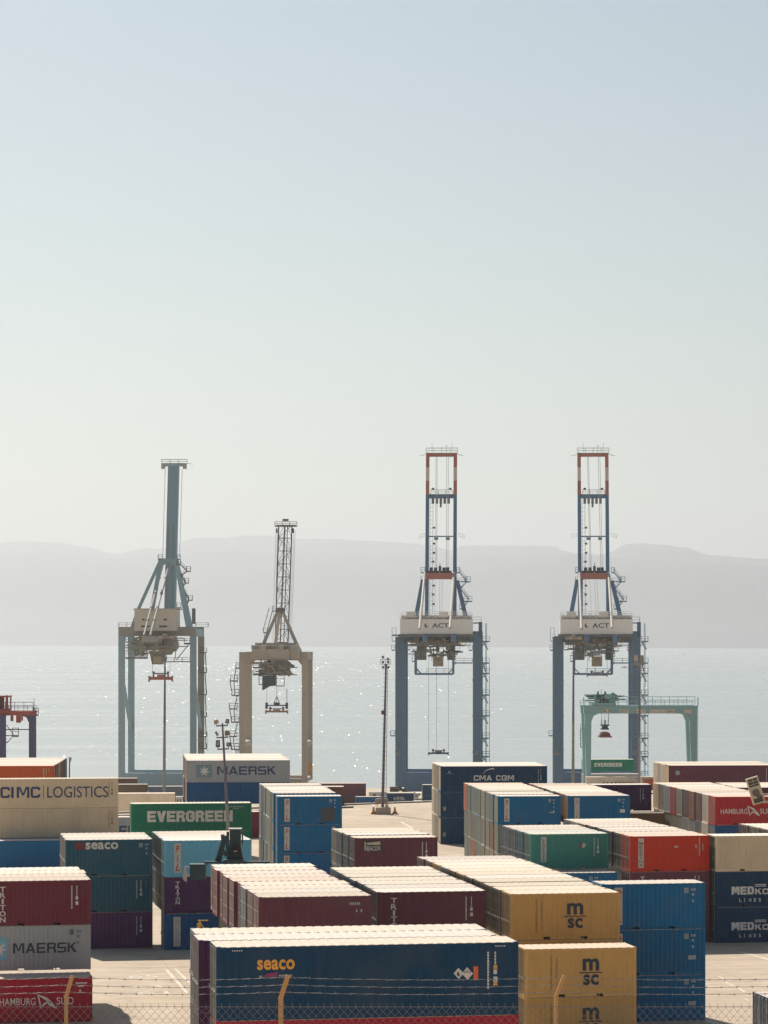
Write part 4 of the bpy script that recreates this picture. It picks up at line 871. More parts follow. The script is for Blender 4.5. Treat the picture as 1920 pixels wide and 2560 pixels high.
    m = MB(); clutter(m, P, 1040, 1150, 1596, 1612, -9, -4, 45, rr, .3, 1.2); m.build('winch', paint('machinery tan', (.24,.21,.16), rough=.6, dirt=.3), tr)
    m = MB(); p, q = P(1082.5, 1666, -2), P(1108, 1641, -2); m.box(p.x, -3, p.z, q.x, 1, q.z); cb = m.build('operator_cab', paint('cab tan', (.34,.28,.18), rough=.5, dirt=.2), c)
    m = MB(); m.box(p.x+.5, -3.04, p.z+1.5, q.x-.6, -3.0, q.z-.4); m.build('window', plain('cab glass', (.22,.22,.20), .15), cb)
    m = MB(); p, q = P(1039, 1685, -1), P(1133, 1628, -1)
    for w_ in (-4, 4):
        m.box(p.x-.25, w_-.2, p.z, p.x+.25, w_+.2, q.z); m.box(q.x-.25, w_-.2, p.z, q.x+.25, w_+.2, q.z); m.box(p.x, w_-.2, p.z-.25, q.x, w_+.2, p.z+.25)
        m.bar((p.x, w_, p.z+1.8), (p.x+1.6, w_, p.z), .22); m.bar((q.x, w_, p.z+1.8), (q.x-1.6, w_, p.z), .22)
    railing(m, (p.x+3.4, -4, p.z+.3), (q.x, -4, p.z+.3), 1.3); m.build('service_frame', BL, c)
    m = MB(); platform(m, P, 1139, 1181, 1656, 0, 1.0, 1.2, .35); m.bar(P(1139,1656,.5), P(1133,1664,.5), .4, .8); platform(m, P, 979, 987, 1624, 0, 1.2, 1.3); platform(m, P, 1014, 1025, 1623, 0, 1.2, 1.3)
    platform(m, P, 1172, 1181, 1624, 0, 1.2, 1.3); platform(m, P, 976, 987, 1838, 0, 1.2, 1.3); platform(m, P, 1136, 1150, 1626, 0, 1.2, 1.3); platform(m, P, 1030, 1040, 1652, 0, 1.2, 1.6); m.build('catwalk', BL, c)
    # stair tower beside the landside right leg
    m = MB(); ys = [1602, 1656, 1682, 1736, 1788, 1844, 1890, 1940]
    for i, y in enumerate(ys):
        platform(m, P, 1207, 1224, y, 0, 1.4, 1.3, .4)
        if i: m.bar(P(1208, ys[i-1]+3, .7), P(1220 if y-ys[i-1] > 40 else 1214, y-2 if y-ys[i-1] < 40 else ys[i-1]+22, .7), .3, .8)
        m.bar(P(1206, y+13, .5), P(1216, y+1, .5), .22)
    for x in (1214, 1216.5, 1223.5):
        m.tube(P(x, 1558 if x < 1220 else 1660, .3), P(x, 1980, .3), .07, n=4)
    for y in range(1570, 1975, 7): m.tube(P(1214, y, .3), P(1216.5, y, .3), .04, n=4)
    m.build('stair_tower', BL, c)
    m = MB(); p = P(1204, 1555, 0); m.box(p.x-.9, 0, P(0,1592,0).z, p.x+.2, 1.2, p.z); platform(m, P, 1181, 1203, 1556, 0, 1.2, 1.6); platform(m, P, 980, 990, 1602, 0, 1.0, 3.8, .2); m.build('leg_head', BL, c)
    m = MB()
    for i in range(9):
        x = rr.uniform(1045, 1132); m.tube(P(x, 1606, -4), P(x + rr.uniform(-6, 6), 1632 + rr.uniform(0, 12), -2), .05, n=4)
    for x0, x1, y in ((1010,1042,1611),(1135,1176,1612),(1030,1060,1622),(1118,1140,1640)): platform(m, P, x0, x1, y, -2, 1.2, 1.2, .22)
    m.build('cable_tray', STEELG, c)
    for x, y0, y1 in ((990.5, 1600, 1960), (1008.5, 1600, 1930), (1185, 1600, 1960)):
        m = MB(); a, b = P(x, y1, 0), P(x, y0, 0); m.box(a.x-.12, -.12, a.z, a.x+.12, -.002, b.z); m.build('conduit', plain('conduit grey', (.20,.24,.27)), c)
    for px_ in (1000.5, 1193.5):
        for y in (1700, 1790, 1880): m = MB(); a = P(px_, y, 0); m.box(a.x-1.5, -.06, a.z-.18, a.x+1.5, -.004, a.z+.18); m.build('flange_plate', BL, c)
    r_top = 1686 if spr > 1800 else 1640
    spreader(c, P, 1070.5, 1121.8, spr-11, spr+1, -1.0, r_top-46, spr_mat, (1071.7, 1091.5, 1121), ROPE, STEELG)
    return c
crane_act(988, '2', 1886, paint('spreader blue', (.03,.05,.16)), 'blue crane, red tipped raised boom, spreader lowered almost to the ground', 4)
crane_act(1384, '1', 1690, paint('spreader red', (.32,.06,.04)), 'blue crane, red tipped raised boom, spreader hoisted, rightmost of the tall cranes', 5)

# grey blue crane with a single box boom
def crane_grey():
    f = Frame(296, 1985, QY); P = f.P; c = empty('quay_crane', f.O, PSI); rr = random.Random(21); G = 21.0
    tag(c, 'grey blue quay crane with a single box boom raised, leftmost of the tall cranes', 'quay crane', 'ship to shore cranes on the quay')
    BL = paint('crane grey blue', (.25,.39,.45), rough=.5, dirt=.25, dust=(.34,.35,.32)); GR = paint('crane grey', (.30,.30,.28), rough=.55, dirt=.3); HB = paint('machine house grey', (.60,.55,.46), rough=.55, dirt=.2, dust=(.36,.33,.28))
    xs_ = {}
    for nm, px, mt in (('l', 303.4, BL), ('r', 482.5, BL)):
        for w in (0, G):
            a = P(px, 1966, 0); b = P(px, 1590, 0); m = MB(); m.box(a.x-.9, w, a.z, a.x+.9, w+1.7, b.z); m.build('leg', GR if (w and nm == 'r') else mt, c); xs_[nm] = a.x
            bogie(c, DARK, a.x, w+.85)
        x = xs_[nm]; m = MB(); m.box(x-.6, 1.7, P(px,1962,0).z, x+.6, G, P(px,1948,0).z); m.box(x-.7, 1.7, P(px,1592,0).z, x+.7, G, P(px,1572,0).z)
        m.bar((x, 1.6, P(px,1690,0).z), (x, G, P(px,1830,0).z), .9, .9); m.build('side_brace', mt, c)
    for w in (0, G):
        m = MB(); a, b = P(311, 1977, 0), P(475, 1933, 0); m.box(a.x, w+.1, a.z, b.x, w+1.6, b.z); m.build('sill_beam', BL, c)
        m = MB(); a, b = P(296, 1590, 0), P(489, 1567, 0); m.box(a.x, w-.1, a.z, b.x, w+1.9, b.z); m.build('portal_beam', GR, c)
    x = P(398, 1600, 5).x; m = MB(); m.box(x-1.9, -20, P(398,1606,0).z, x+2.4, 30, P(398,1590,0).z-.01); m.build('main_girder', GR, c)
    m = MB(); a, b = P(336, 1577, -5), P(440, 1524, -5); m.box(a.x, -5, a.z, b.x, 5, b.z); hs = m.build('machine_house', HB, c)
    m = MB(); m.box(a.x-.2, -5.3, b.z, b.x+.6, 5.6, b.z+.35); m.build('house_roof', PALE, hs)
    for x0, x1, y0, y1 in ((353,374,1564,1568),(398,418,1564,1568),(355,362,1547,1551),(409,417,1547,1551)):
        m = MB(); p, q = P(x0, y1, -5), P(x1, y0, -5); m.box(p.x, -5.05, p.z, q.x, -5.0, q.z); m.build('window', DARK, hs)
    # mast: solid A frame
    m = MB(); m.bar(P(400, 1404, 21), P(347, 1521, 21), .9, 1.1); m.bar(P(347, 1521, 21), P(330, 1570, 20), .9, 1.1); m.build('mast_leg', BL, c)
    m = MB(); m.bar(P(402, 1404, 8), P(372, 1570, 4), 1.2, 1.0); m.build('mast_leg', BL, c)
    m = MB(); m.bar(P(441, 1402, 21), P(456, 1480, 21), 1.3, 1.3, 1.6, 1.4); m.bar(P(456, 1480, 21), P(474, 1570, 20), 1.6, 1.4, 2.0, 1.6); m.build('mast_leg', BL, c)
    m = MB(); p, q = P(396, 1401, 21), P(444, 1396, 21); m.box(p.x, 20, p.z, q.x, 23, q.z)
    m.prism([(P(399,1411,21).x, P(399,1411,21).z), (P(443,1411,21).x, P(443,1411,21).z), (P(444,1401,21).x, P(444,1401,21).z), (P(396,1401,21).x, P(396,1401,21).z)], 20.2, 22.6); m.build('apex_beam', BL, c)
    for x0, x1 in ((407, 360), (423, 376)):
        m = MB(); m.tube(P(x0, 1411, 20), P(x1, 1588, -19), .32, n=8); k = m.build('backstay', PALE, c)
        m = MB()
        for t in (.2, .42, .62, .8): a, b = P(x0, 1411, 20), P(x1, 1588, -19); q = a+(b-a)*t; m.box(q.x-.4, q.y-.3, q.z-.3, q.x+.4, q.y+.3, q.z+.3)
        m.build('stay_joint', STEELG, k)
    m = MB(); lo, hi = P(423.5, 1600, 27), P(434.5, 1166, 40); m.bar(lo, hi, 3.35, 2.6, 3.3, 2.4); bm = m.build('boom', BL, c)
    m = MB()
    for dx in (-1.05, .55): m.bar(lo + Vector((dx, -1.42, .5)), lo + (hi-lo)*.66 + Vector((dx, -1.36, 0)), .22, .16)
    m.build('stiffener', GR, bm)
    m = MB(); p, q = P(412, 1166, 40), P(458, 1158, 40); m.box(p.x, 38.6, p.z, q.x, 41.2, q.z); tp = m.build('boom_tip', BL, bm)
    for x in (408, 462): m = MB(); p, q = P(x-4, 1172, 40), P(x+4, 1159, 40); m.box(p.x, 39, p.z, q.x, 41, q.z); m.build('sheave_box', PALE, bm)
    m = MB(); platform(m, P, 403, 467, 1158, 39, 1.6, 1.2, .12); a = P(466, 1159, 39); m.tube(a, a+Vector((1.4, 0, 0)), .06, n=4); m.tube(a+Vector((1.4,0,0)), a+Vector((2.0,0,-.5)), .06, n=4); m.build('walkway', PALE, bm)
    for x0, x1 in ((413, 407), (455.5, 449)):
        m = MB(); m.tube(P(x0, 1172, 40), P(x1, 1392, 24), .07, n=4); m.build('boom_rope', PALE, c)
    m = MB()
    for x0, x1, y in ((395,406,1397),(443,450,1397),(442,451,1410),(466,476,1427),(461,471,1456),(470,481,1499),(441,452,1518)): platform(m, P, x0, x1, y, 20, 1.2, 1.3, .35)
    for a, b in (((450,1410),(467,1427)),((467,1428),(452,1441)),((454,1440),(463,1456)),((464,1458),(458,1465)),((463,1482),(472,1499)),((472,1500),(469,1508))): m.bar(P(*a, 20.6), P(*b, 20.6), .3, .7); railing(m, P(*a, 20), P(*b, 20), 1.0)
    platform(m, P, 296, 335, 1567, 0, 1.6, 1.2, .1); platform(m, P, 489, 520, 1567, 0, 1.6, 1.2, .1); a = P(484, 1560, 0); m.box(a.x-.5, 0, a.z, a.x+.5, .8, P(0,1521,0).z); m.build('stair', STEELG, c)
    m = MB(); clutter(m, P, 336, 440, 1592, 1636, -8, 10, 130, rr, .4, 2.0)
    for x0, x1, y0, y1 in ((320,398,1611,1616),(345,420,1600,1626),(400,436,1600,1622)): p, q = P(x0, y1, -4), P(x1, y0, -4); m.box(p.x, -6, p.z, q.x, 6, q.z)
    m.prism([(P(412,1636,0).x, P(412,1636,0).z), (P(424,1636,0).x, P(424,1636,0).z), (P(437,1600,0).x, P(437,1600,0).z), (P(405,1600,0).x, P(405,1600,0).z)], -3, 4)
    tr = m.build('trolley', paint('machinery grey green', (.27,.28,.24), rough=.6, dirt=.3), c)
    m = MB()
    for i in range(12): a = P(337+i*2.9, 1646, -4); m.box(a.x-.09, a.y, a.z, a.x+.09, a.y+.2, P(0,1627,-4).z)
    m.box(P(315,0,-4).x, -5, P(0,1647,-4).z, P(368,0,-4).x, -3, P(0,1643,-4).z); railing(m, P(315,1644,-4), P(322,1644,-4), 2.6); m.build('service_gallery', STEELG, tr)
    m = MB(); p, q = P(377, 1661, -2), P(409, 1628, -2); m.prism([(p.x+.6, p.z), (q.x-.3, p.z), (q.x, q.z), (p.x-.2, q.z)], -4, 1); cb = m.build('operator_cab', paint('cab dull', (.16,.17,.15), rough=.5), c)
    m = MB(); p, q = P(386, 1658, -2), P(406, 1641, -2); m.box(p.x, -4.3, p.z, q.x, -4.02, q.z); m.build('cab_front', paint('cab tan', (.34,.28,.18)), cb)
    m = MB(); platform(m, P, 415, 475, 1653, 0, 1.0, 1.1, .3); m.bar(P(471, 1612, .5), P(441, 1650, .5), .25); platform(m, P, 460, 474, 1607, 0, 1.4, 1.3, .5); platform(m, P, 314, 320, 1604, 0, 1, 1.3); m.build('catwalk', plain('dull violet steel', (.13,.09,.15)), c)
    m = MB(); x = P(513, 1700, 0)
    ys = [1630, 1680, 1735, 1790, 1840, 1870]
    for y in ys: platform(m, P, 495, 516, y, G-2, 1.4, 1.2, .35)
    for a, b in zip(ys, ys[1:]): m.bar(P(513, a, G-1.5), P(516, b, G-1.5), .25, .6); m.bar(P(497, a+10, G-1.5), P(497, b, G-1.5), .18)
    m.tube(P(518, 1830, G-2), P(518, 1877, G-2), .05, n=4); m.build('stair_tower', STEELG, c)
    spreader(c, P, 372, 432, 1681, 1703, -1.0, 1655, paint('spreader orange red', (.45,.09,.05)), (381, 425), ROPE, STEELG)
crane_grey()

# tan crane with a lattice boom
def crane_tan():
    f = Frame(598, 1978, QY); P = f.P; c = empty('quay_crane', f.O, PSI); rr = random.Random(31); G = 20.5
    tag(c, 'tan quay crane with a lattice boom raised, shortest of the tall cranes', 'quay crane', 'ship to shore cranes on the quay')
    TN = paint('crane tan', (.47,.41,.33), rough=.55, dirt=.3, dust=(.42,.36,.28)); OR = paint('crane ochre', (.52,.27,.07), rough=.55, dirt=.2); VI = plain('dark violet steel', (.055,.035,.06), .5)
    for nm, px, wd in (('l', 605.5, 1.8), ('r', 761.3, 1.65)):
        x = P(px, 1900, 0).x
        for w in (0, G):
            m = MB(); m.box(x-wd/2, w, P(px,1958,0).z, x+wd/2, w+1.6, P(px,1651,0).z); lg = m.build('leg', TN, c); bogie(c, DARK, x, w+.8, 0)
            if w and nm == 'r': m = MB(); m.box(x-wd/2-.01, w-.02, P(px,1937,w).z, x+wd/2+.01, w+1.62, P(px,1907,w).z); m.build('painted_band', OR, lg)
        m = MB(); m.box(x-.6, 1.6, P(px,1957,0).z, x+.6, G, P(px,1947,0).z); m.box(x-.8, 1.6, P(px,1868,0).z, x+.8, G, P(px,1855,0).z); m.box(x-.7, 1.6, P(px,1650,0).z, x+.7, G, P(px,1632,0).z); m.build('side_brace', TN, c)
    for w in (0, G):
        m = MB(); a, b = P(613, 1958, 0), P(754, 1947, 0); m.box(a.x, w+.1, a.z, b.x, w+1.5, b.z); m.build('sill_beam', TN, c)
        m = MB(); a, b = P(598, 1651, 0), P(769, 1630, 0); m.box(a.x, w-.1, a.z, b.x, w+1.7, b.z); k = MB()
        for sx, xx in ((1, P(613,0,0).x), (-1, P(754,0,0).x)): m.prism([(xx, a.z+.01), (xx+sx*1.2, a.z+.01), (xx, a.z-1.4)], w+.1, w+1.5)
        m.build('portal_beam', TN, c)
    m = MB(); a, b = P(630, 1649, -3), P(723, 1623, -3); m.box(a.x, -4, a.z, b.x, 8, b.z); q = P(740, 1606, 6)
    m.prism([(b.x+.02, a.z+.2), (P(749,0,-3).x, a.z+.2), (P(746,1624,-3).x, b.z), (P(738,1610,-3).x, b.z+1.5), (b.x+.02, b.z+.8)], -2, 9); hs = m.build('machine_house', TN, c)
    m = MB(); m.box(a.x-.6, 1, b.z+.01, P(740,0,0).x, 12, P(0,1613,2).z); m.box(a.x+.4, 2.5, P(0,1612.5,2).z, P(738,0,0).x, 13, P(0,1607,2).z); m.build('house_roof', paint('pale tan', (.46,.40,.33), dirt=.3), hs)
    for x0, x1 in ((650, 664), (697, 708)): m = MB(); p, q_ = P(x0, 1624, -4), P(x1, 1613, -4); m.box(p.x, -4.3, p.z-.3, q_.x, 1, q_.z); m.build('roof_bracket', TN, hs)
    for x0 in (629, 660): m = MB(); p, q_ = P(x0, 1644, -4), P(x0+8, 1636, -4); m.box(p.x, -4.5, p.z, q_.x, -4, q_.z); m.build('vent', paint('pale tan', (.46,.40,.33)), hs)
    # mast
    for x0, y0, x1, y1, w0, w1, s_ in ((694,1530,660,1607,12,8,1.0),(706,1528,740,1607,12,8,1.0),(699,1530,689,1607,12,16,.9)):
        m = MB(); m.bar(P(x0, y0, w0), P(x1, y1, w1), s_*.85, s_, s_, s_); m.build('mast_leg', TN, c)
    m = MB(); p, q = P(690, 1531, 11), P(710, 1519, 11); m.box(p.x, 11, p.z, q.x, 13.5, q.z); m.build('apex_beam', paint('dark grey tan', (.12,.115,.10)), c)
    # lattice boom: three chords, ties and diagonals
    L0, L1, R0, R1 = P(688, 1606, 20), P(697, 1313, 30), P(720, 1606, 20), P(730, 1313, 30)
    D_ = Vector((0, 2.2, .0)); m = MB(); t = lambda a, b, k: a + (b-a)*k
    for a, b in ((L0, L1), (R0, R1)): m.bar(a, b, .34, .34)
    m.bar(t(L0, R0, .35)+D_, t(L1, R1, .4)+D_, .3, .3); m.bar(t(L0, R0, .62)+D_, t(L1, R1, .62)+D_, .22, .22)
    bm = m.build('boom', VI, c); m = MB(); n = 9
    for i in range(n+1):
        k = i/n; a, b = t(L0, L1, k), t(R0, R1, k); m.bar(a, b, .22, .22)
        if i < n:
            k2 = (i+1)/n; a2, b2 = t(L0, L1, k2), t(R0, R1, k2)
            p, q = (a, b2) if i % 2 == 0 else (b, a2); m.bar(p, q, .16, .16); m.bar(p+Vector((0,0,-.9)), q+Vector((0,0,-.9))*1, .08, .08)
            m.bar(a, t(a, b, .35)+D_+(a2-a), .12, .12); m.bar(b, t(a, b, .6)+D_+(b2-b), .12, .12)
    m.build('lattice', VI, bm)
    m = MB(); platform(m, P, 687, 742, 1314, 29, 1.4, 1.2, .35); p, q = P(690, 1320, 29), P(739, 1312, 29); m.box(p.x, 29.2, p.z+.4, q.x, 30.4, q.z); p = P(714, 1303, 30); m.box(p.x-.9, 29.5, p.z, p.x+.9, 30.1, p.z+.7); m.build('boom_tip', paint('dull violet grey', (.20,.14,.15)), bm)
    m = MB()
    for x in (692, 733): a = P(x, 1325, 30); m.box(a.x-.25, 29.8, a.z-.9, a.x+.25, 30.2, a.z+.5)
    m.build('sheave_box', VI, bm)
    m = MB(); m.bar(P(712, 1316, 30.5), P(704, 1520, 23), .5, .3); m.build('boom_conduit', paint('pale pink grey', (.45,.36,.34)), bm)
    for x0, x1 in ((690, 682), (693.5, 688), (735, 724), (738, 728)):
        m = MB(); m.tube(P(x0, 1326, 30), P(x1, 1604, 18), .05, n=4); m.build('boom_rope', PALE, c)
    m = MB(); platform(m, P, 680, 690, 1526, 11, 1.2, 1.3, .3); platform(m, P, 658, 669, 1580, 9, 1.2, 1.2, .3)
    a, b = P(681, 1527, 11), P(667, 1580, 9); m.bar(a, b, .2, .5); railing(m, a-Vector((1.0,0,0)), b-Vector((1.0,0,0)), 1.0); m.bar(P(661, 1582, 9), P(661, 1605, 8), .14); m.bar(P(665, 1582, 9), P(665, 1605, 8), .14); m.build('stair', STEELG, c)
    m = MB(); clutter(m, P, 650, 724, 1652, 1688, -6, 8, 130, rr, .3, 1.6); p, q = P(660, 1684, 0), P(703, 1656, 0); m.box(p.x, -2, p.z, q.x, 5, q.z); m.tube(P(707, 1668, -2), P(707, 1668, 2), 1.6, n=14)
    m.bar(P(678, 1655, -4), P(667, 1686, -4), .35, .2); tr = m.build('trolley', paint('machinery olive', (.26,.25,.20), rough=.6, dirt=.3), c)
    m = MB(); p = P(657, 1689, -2); q = P(690, 1714, -2); m.prism([(P(657,1725,-2).x, P(0,1725,-2).z), (P(674,1714,-2).x, P(0,1715,-2).z), (q.x, q.z), (q.x, p.z), (p.x, p.z)], -4, 1); m.build('operator_cab', plain('dark teal cab', (.03,.06,.075), .4), c)
    m = MB(); platform(m, P, 690, 710, 1714, -2, 1.4, 4.2, .25); platform(m, P, 647, 657, 1710, -2, 1.2, 3.0, .25); platform(m, P, 632, 650, 1669, -2, 1.2, 1.4, .25); platform(m, P, 632, 650, 1685, -2, 1.2, 1.2, .4); m.build('service_gallery', STEELG, tr)
    # stair tower outside the left leg
    m = MB(); prev = None
    for x0, x1, y in ((589,598,1669),(575,594,1701),(579,597,1737),(573,593,1771),(578,597,1804),(574,592,1840),(577,597,1872)): platform(m, P, x0, x1, y, 0, 1.3, 1.5, .35); m.tube(P(x0, y, 0), P(x0, y-12, 0), .06, n=4)
    for x0, y0, x1, y1 in ((590,1669,585,1701),(575,1701,580,1737),(585,1701,587,1737),(594,1737,586,1771),(574,1771,579,1804),(585,1771,587,1804),(594,1804,586,1840),(574,1840,580,1872),(583,1840,586,1872),(590,1872,590,1950),(595,1872,595,1950)):
        m.bar(P(x0, y0, .6), P(x1, y1, .6), .2, .5)
    for y in range(1660, 1950, 9): m.tube(P(588, y, 0), P(597, y, 0), .05, n=4)
    m.build('stair_tower', plain('violet grey steel', (.10,.085,.10)), c)
    sp = spreader(c, P, 663.5, 720, 1770, 1783, -1.0, 1722, paint('spreader ochre', (.42,.20,.09)), (667, 716, 718), ROPE, VI)
    m = MB(); a, b = P(666, 1765, -1), P(717, 1762, -1); m.box(a.x, -1.4, a.z, b.x, -.6, b.z)
    for x in (666.5, 717): p = P(x, 1772, -1); m.box(p.x-.35, -1.5, p.z, p.x+.35, -.5, P(0,1756,-1).z)
    p, q = P(685, 1765, -1), P(699, 1756, -1); m.box(p.x, -1.8, p.z, q.x, -.2, q.z); m.build('head_block', VI, sp)
    m = MB(); a = P(692, 1741, -1); m.bar(a, P(686, 1756, -1), .18); m.bar(a, P(698, 1756, -1), .18); m.bar(a, P(692, 1756, -1), .12); m.tube(a, P(692, 1714, -1), .05, n=4); m.build('hook_frame', DARK, sp)
crane_tan()

# ------------------------------------------------------------------ yard gantry cranes on tyres
def gantry(px0, px1, ytop, ybot, Y, base_z, mat, label, leg_mat=None, trolley=None, signs=(), hoist=None, vp=700, split=6.5, hoist_mats=None, legs=None):
    O = Vector(((px0-CX)*Y/F, Y, base_z)); psi = math.atan2(CX-vp, F)
    f = Frame(px0, 0, Y, psi); f.O = O; P = f.P; c = empty('yard_gantry', O, psi); tag(c, label, 'gantry crane'); rr = random.Random(int(px1)); leg_mat = leg_mat or mat
    for w in (0, split):
        m = MB(); a, b = P(px0, ybot, 0), P(px1, ytop, 0); m.box(a.x, w, a.z, b.x, w+1.2, b.z); m.box(a.x-.1, w-.12, b.z-.38, b.x+.1, w+1.32, b.z-.003)
        m.build('main_girder', mat, c)
        for k, (ta, tb, ba, bb) in enumerate(legs):
            m = MB(); xs_ = [P(q, ybot, 0).x for q in (ta, tb, ba, bb)]; z1 = a.z - .01
            m.prism([(xs_[2], 1.7), (xs_[3], 1.7), (xs_[1], z1), (xs_[0], z1)], w+.1, w+1.1)
            s_ = 1 if k == 0 else -1; e = xs_[1] if k == 0 else xs_[0]
            m.prism([(e-s_*.02, z1), (e+s_*1.6, z1), (e+s_*.5, z1-.5), (e-s_*.02, z1-1.7)], w+.15, w+1.05)
            m.build('leg', leg_mat, c)
    for k, (ta, tb, ba, bb) in enumerate(legs):
        x = P((ba+bb)/2, ybot, 0).x; m = MB(); m.box(x-.6, -1.5, 1.0, x+.6, split+2.7, 1.69); sb = m.build('sill_beam', leg_mat, c)
        for w in (-.9, .6, split+.6, split+2.1):
            m = MB(); m.tube((x-.3, w, .75), (x+.3, w, .75), .75, n=16); m.build('wheel', RUBBER, sb)
    m = MB(); a, b = P(px0, ytop, 0), P(px1, ytop, 0); railing(m, (a.x+4 if trolley else a.x, 0, a.z+.02), (b.x-.5, 0, b.z+.02), 2.0, .06, 1.9); railing(m, (a.x, split+1, a.z), (b.x, split+1, b.z), 1.1); m.build('railing', leg_mat, c)
    if trolley:
        x0, x1, y0, y1 = trolley; m = MB(); clutter(m, P, x0+3, x1-3, y0+3, y1-6, 0, split, 46, rr, .4, 1.5); p, q = P(x0, y1, 0), P(x1, y1-7, 0); m.box(p.x, 0, p.z+.02, q.x, split+1, q.z)
        p, q = P(x1-13, y1-7, 0), P(x1-2, y0+3, 0); m.box(p.x, .5, p.z, q.x, 3, q.z); p = P(x0+22, y0, 2); m.tube(p-Vector((0,0,1)), p+Vector((0,0,1.0)), .05, n=4); m.build('trolley', mat, c)
        m = MB(); clutter(m, P, x0+12, x1-18, y0+4, y1-12, 0, 3, 26, rr, .3, 1.0); m.build('winch', plain('dark teal machinery', (.03,.09,.09)), c)
    for x0, x1, y0, y1, s_, mt in signs:
        p, q = P(x0, y1, 0), P(x1, y0, 0); m = MB(); m.box(p.x, -.05, p.z, q.x, -.01, q.z); pl = m.build('sign_panel', plain('pale sign', (.56,.50,.42)), c)
        if s_: m = MB(); ww = (q.x-p.x)*.78; put_text(m, s_, p.x+(q.x-p.x-ww)/2, p.z+.14, ww, (q.z-p.z)*.66, -.055, .03); m.build('lettering', mt, pl)
    if hoist:
        x0, x1, y0, y1, y2 = hoist; m = MB(); p, q = P(x0, y1, 2), P(x1, y0, 2); m.box(p.x+.25, 1.2, p.z+.3, q.x-.25, 3.2, q.z-.6); m.box(p.x, 1.0, p.z, q.x, 3.4, p.z+.3); m.box(p.x-.1, 1.0, q.z-.75, q.x+.1, 3.4, q.z-.5)
        for x in (p.x+.1, p.x+.7, q.x-.7, q.x-.1): m.bar((x, 2, q.z-.6), (x, 2, q.z+.5), .16, .16)
        h = m.build('head_block', hoist_mats[0], c)
        m = MB(); r_ = P(x0, y2, 2).z; e = 1.0; m.prism([(p.x-.25, r_+.3), (q.x+.25, r_+.3), (q.x+.12, p.z-.75), (q.x-.35, p.z-.5), (p.x+.35, p.z-.5), (p.x-.12, p.z-.75)], .2, 4.0); m.box(p.x-.5, -.6, r_, q.x+.5, 4.8, r_+.31)
        m.build('spreader', hoist_mats[1], h)
        for x in (p.x+.1, (p.x+q.x)/2, (p.x+q.x)/2+.9, q.x-.1): m = MB(); m.tube((x, 2, q.z+.3), (x, 2, P(x0, ybot, 2).z), .04, n=4); m.build('hoist_rope', ROPE, c)
    return c, P
TEAL = paint('gantry teal', (.22,.42,.44), rough=.5, dirt=.3, dust=(.3,.33,.28))
c, P = gantry(1459.5, 1743, 1764, 1784, 645, -14, TEAL, 'teal rubber tyred gantry crane standing in front of the rightmost tall crane', legs=((1461.5, 1479, 1467, 1477), (1724, 1743, 1731, 1742)), trolley=(1481, 1540, 1734, 1764),
    signs=((1511,1525.5,1772.5,1782,'11',BLACK),(1548,1572,1772.5,1783,'ACT',plain('faded grey lettering',(.25,.22,.2))),(1590,1615,1773,1783,None,None),(1624,1666,1773,1783,None,None),(1668,1687,1772.5,1783,'61t',BLACK),(1710,1729,1774,1783.5,None,None)),
    hoist=(1503, 1521.5, 1806, 1824, 1843), hoist_mats=(plain('hoist blue', (.03,.045,.12)), paint('hoist rust red', (.30,.075,.05))))
m = MB(); platform(m, P, 1452, 1462, 1866, 0, 1.2, 4.0, .3); ladder(m, P(1456, 1866, .4), P(1456, 1810, .4), .9, .6); m.bar(P(1460, 1764, 0), P(1459, 1742, 0), .2); m.bar(P(1744.5, 1764, 0), P(1745, 1743, 0), .22); m.bar(P(1744.5, 1764, 0), P(1743, 1990, 0), .14); m.build('access_ladder', TEAL, c)
RDG = paint('gantry red', (.36,.06,.04), rough=.5, dirt=.2, dust=(.3,.16,.12)); PUR = paint('gantry violet blue', (.06,.06,.16), rough=.5, dirt=.2, dust=(.16,.16,.2))
c, P = gantry(-150, 88.5, 1778, 1789, 640, -14, RDG, 'red gantry crane with violet legs cut off by the left edge', leg_mat=PUR, vp=404, legs=((-150,-133,-148,-136), (72, 87, 72, 87.5)))
m = MB(); p, q = P(-30, 1789, 0), P(26, 1739, 0)
for x in (p.x, p.x+2.2, q.x-1.1-.0, q.x-.12): m.box(x, 0, q.z-4.0+.0 if x > q.x-1.5 else p.z, x+.35 if x < q.x-.5 else q.x, 5, q.z)
m.box(p.x, 0, q.z-.35, q.x+.1, 5, q.z); m.box(p.x, 0, p.z, q.x-.2, 5, p.z+1.5); m.box(p.x, 2, p.z, q.x-1.6, 5, q.z-.3); m.build('machinery_house', RDG, c)
m = MB()
for x0, x1, yb in ((26,33,1803),(40,52,1807),(53,57,1802),(70,73,1799)): a, b = P(x0, yb, 0), P(x1, 1789, 0); m.box(a.x, .2, a.z, b.x, 1.4, b.z)
m.build('cable_box', RDG, c)
m = MB(); a, b = P(-20, 1900, 0), P(14.5, 1815, 0); m.box(a.x, .2, 0, b.x, 1.6, P(0,1789,0).z); m.build('leg', PUR, c)
m = MB(); a, b = P(14, 1823.6, 0), P(73, 1823.6, 0); m.tube(a, b, .14, n=6); platform(m, P, 31, 46, 1838, 0, 1.2, 1.6, .4); m.bar(P(15, 1839, .5), P(33, 1839, .5), .2, .8); m.bar(P(19, 1856, .5), P(32, 1840, .5), .16); m.bar(P(16, 1812, .5), P(34, 1837, .5), .16, .6); m.bar(P(14, 1857, .5), P(20, 1855, .5), .25, .8)
platform(m, P, 88, 96, 1786, 0, 1.2, 1.4, .35); m.bar(P(84, 1778, 0), P(84, 1767, 0), .45, .45); m.tube(P(85.5, 1767, 0), P(85.5, 1745, 0), .05, n=4); m.build('walkway', plain('dull violet steel', (.13,.09,.15)), c)

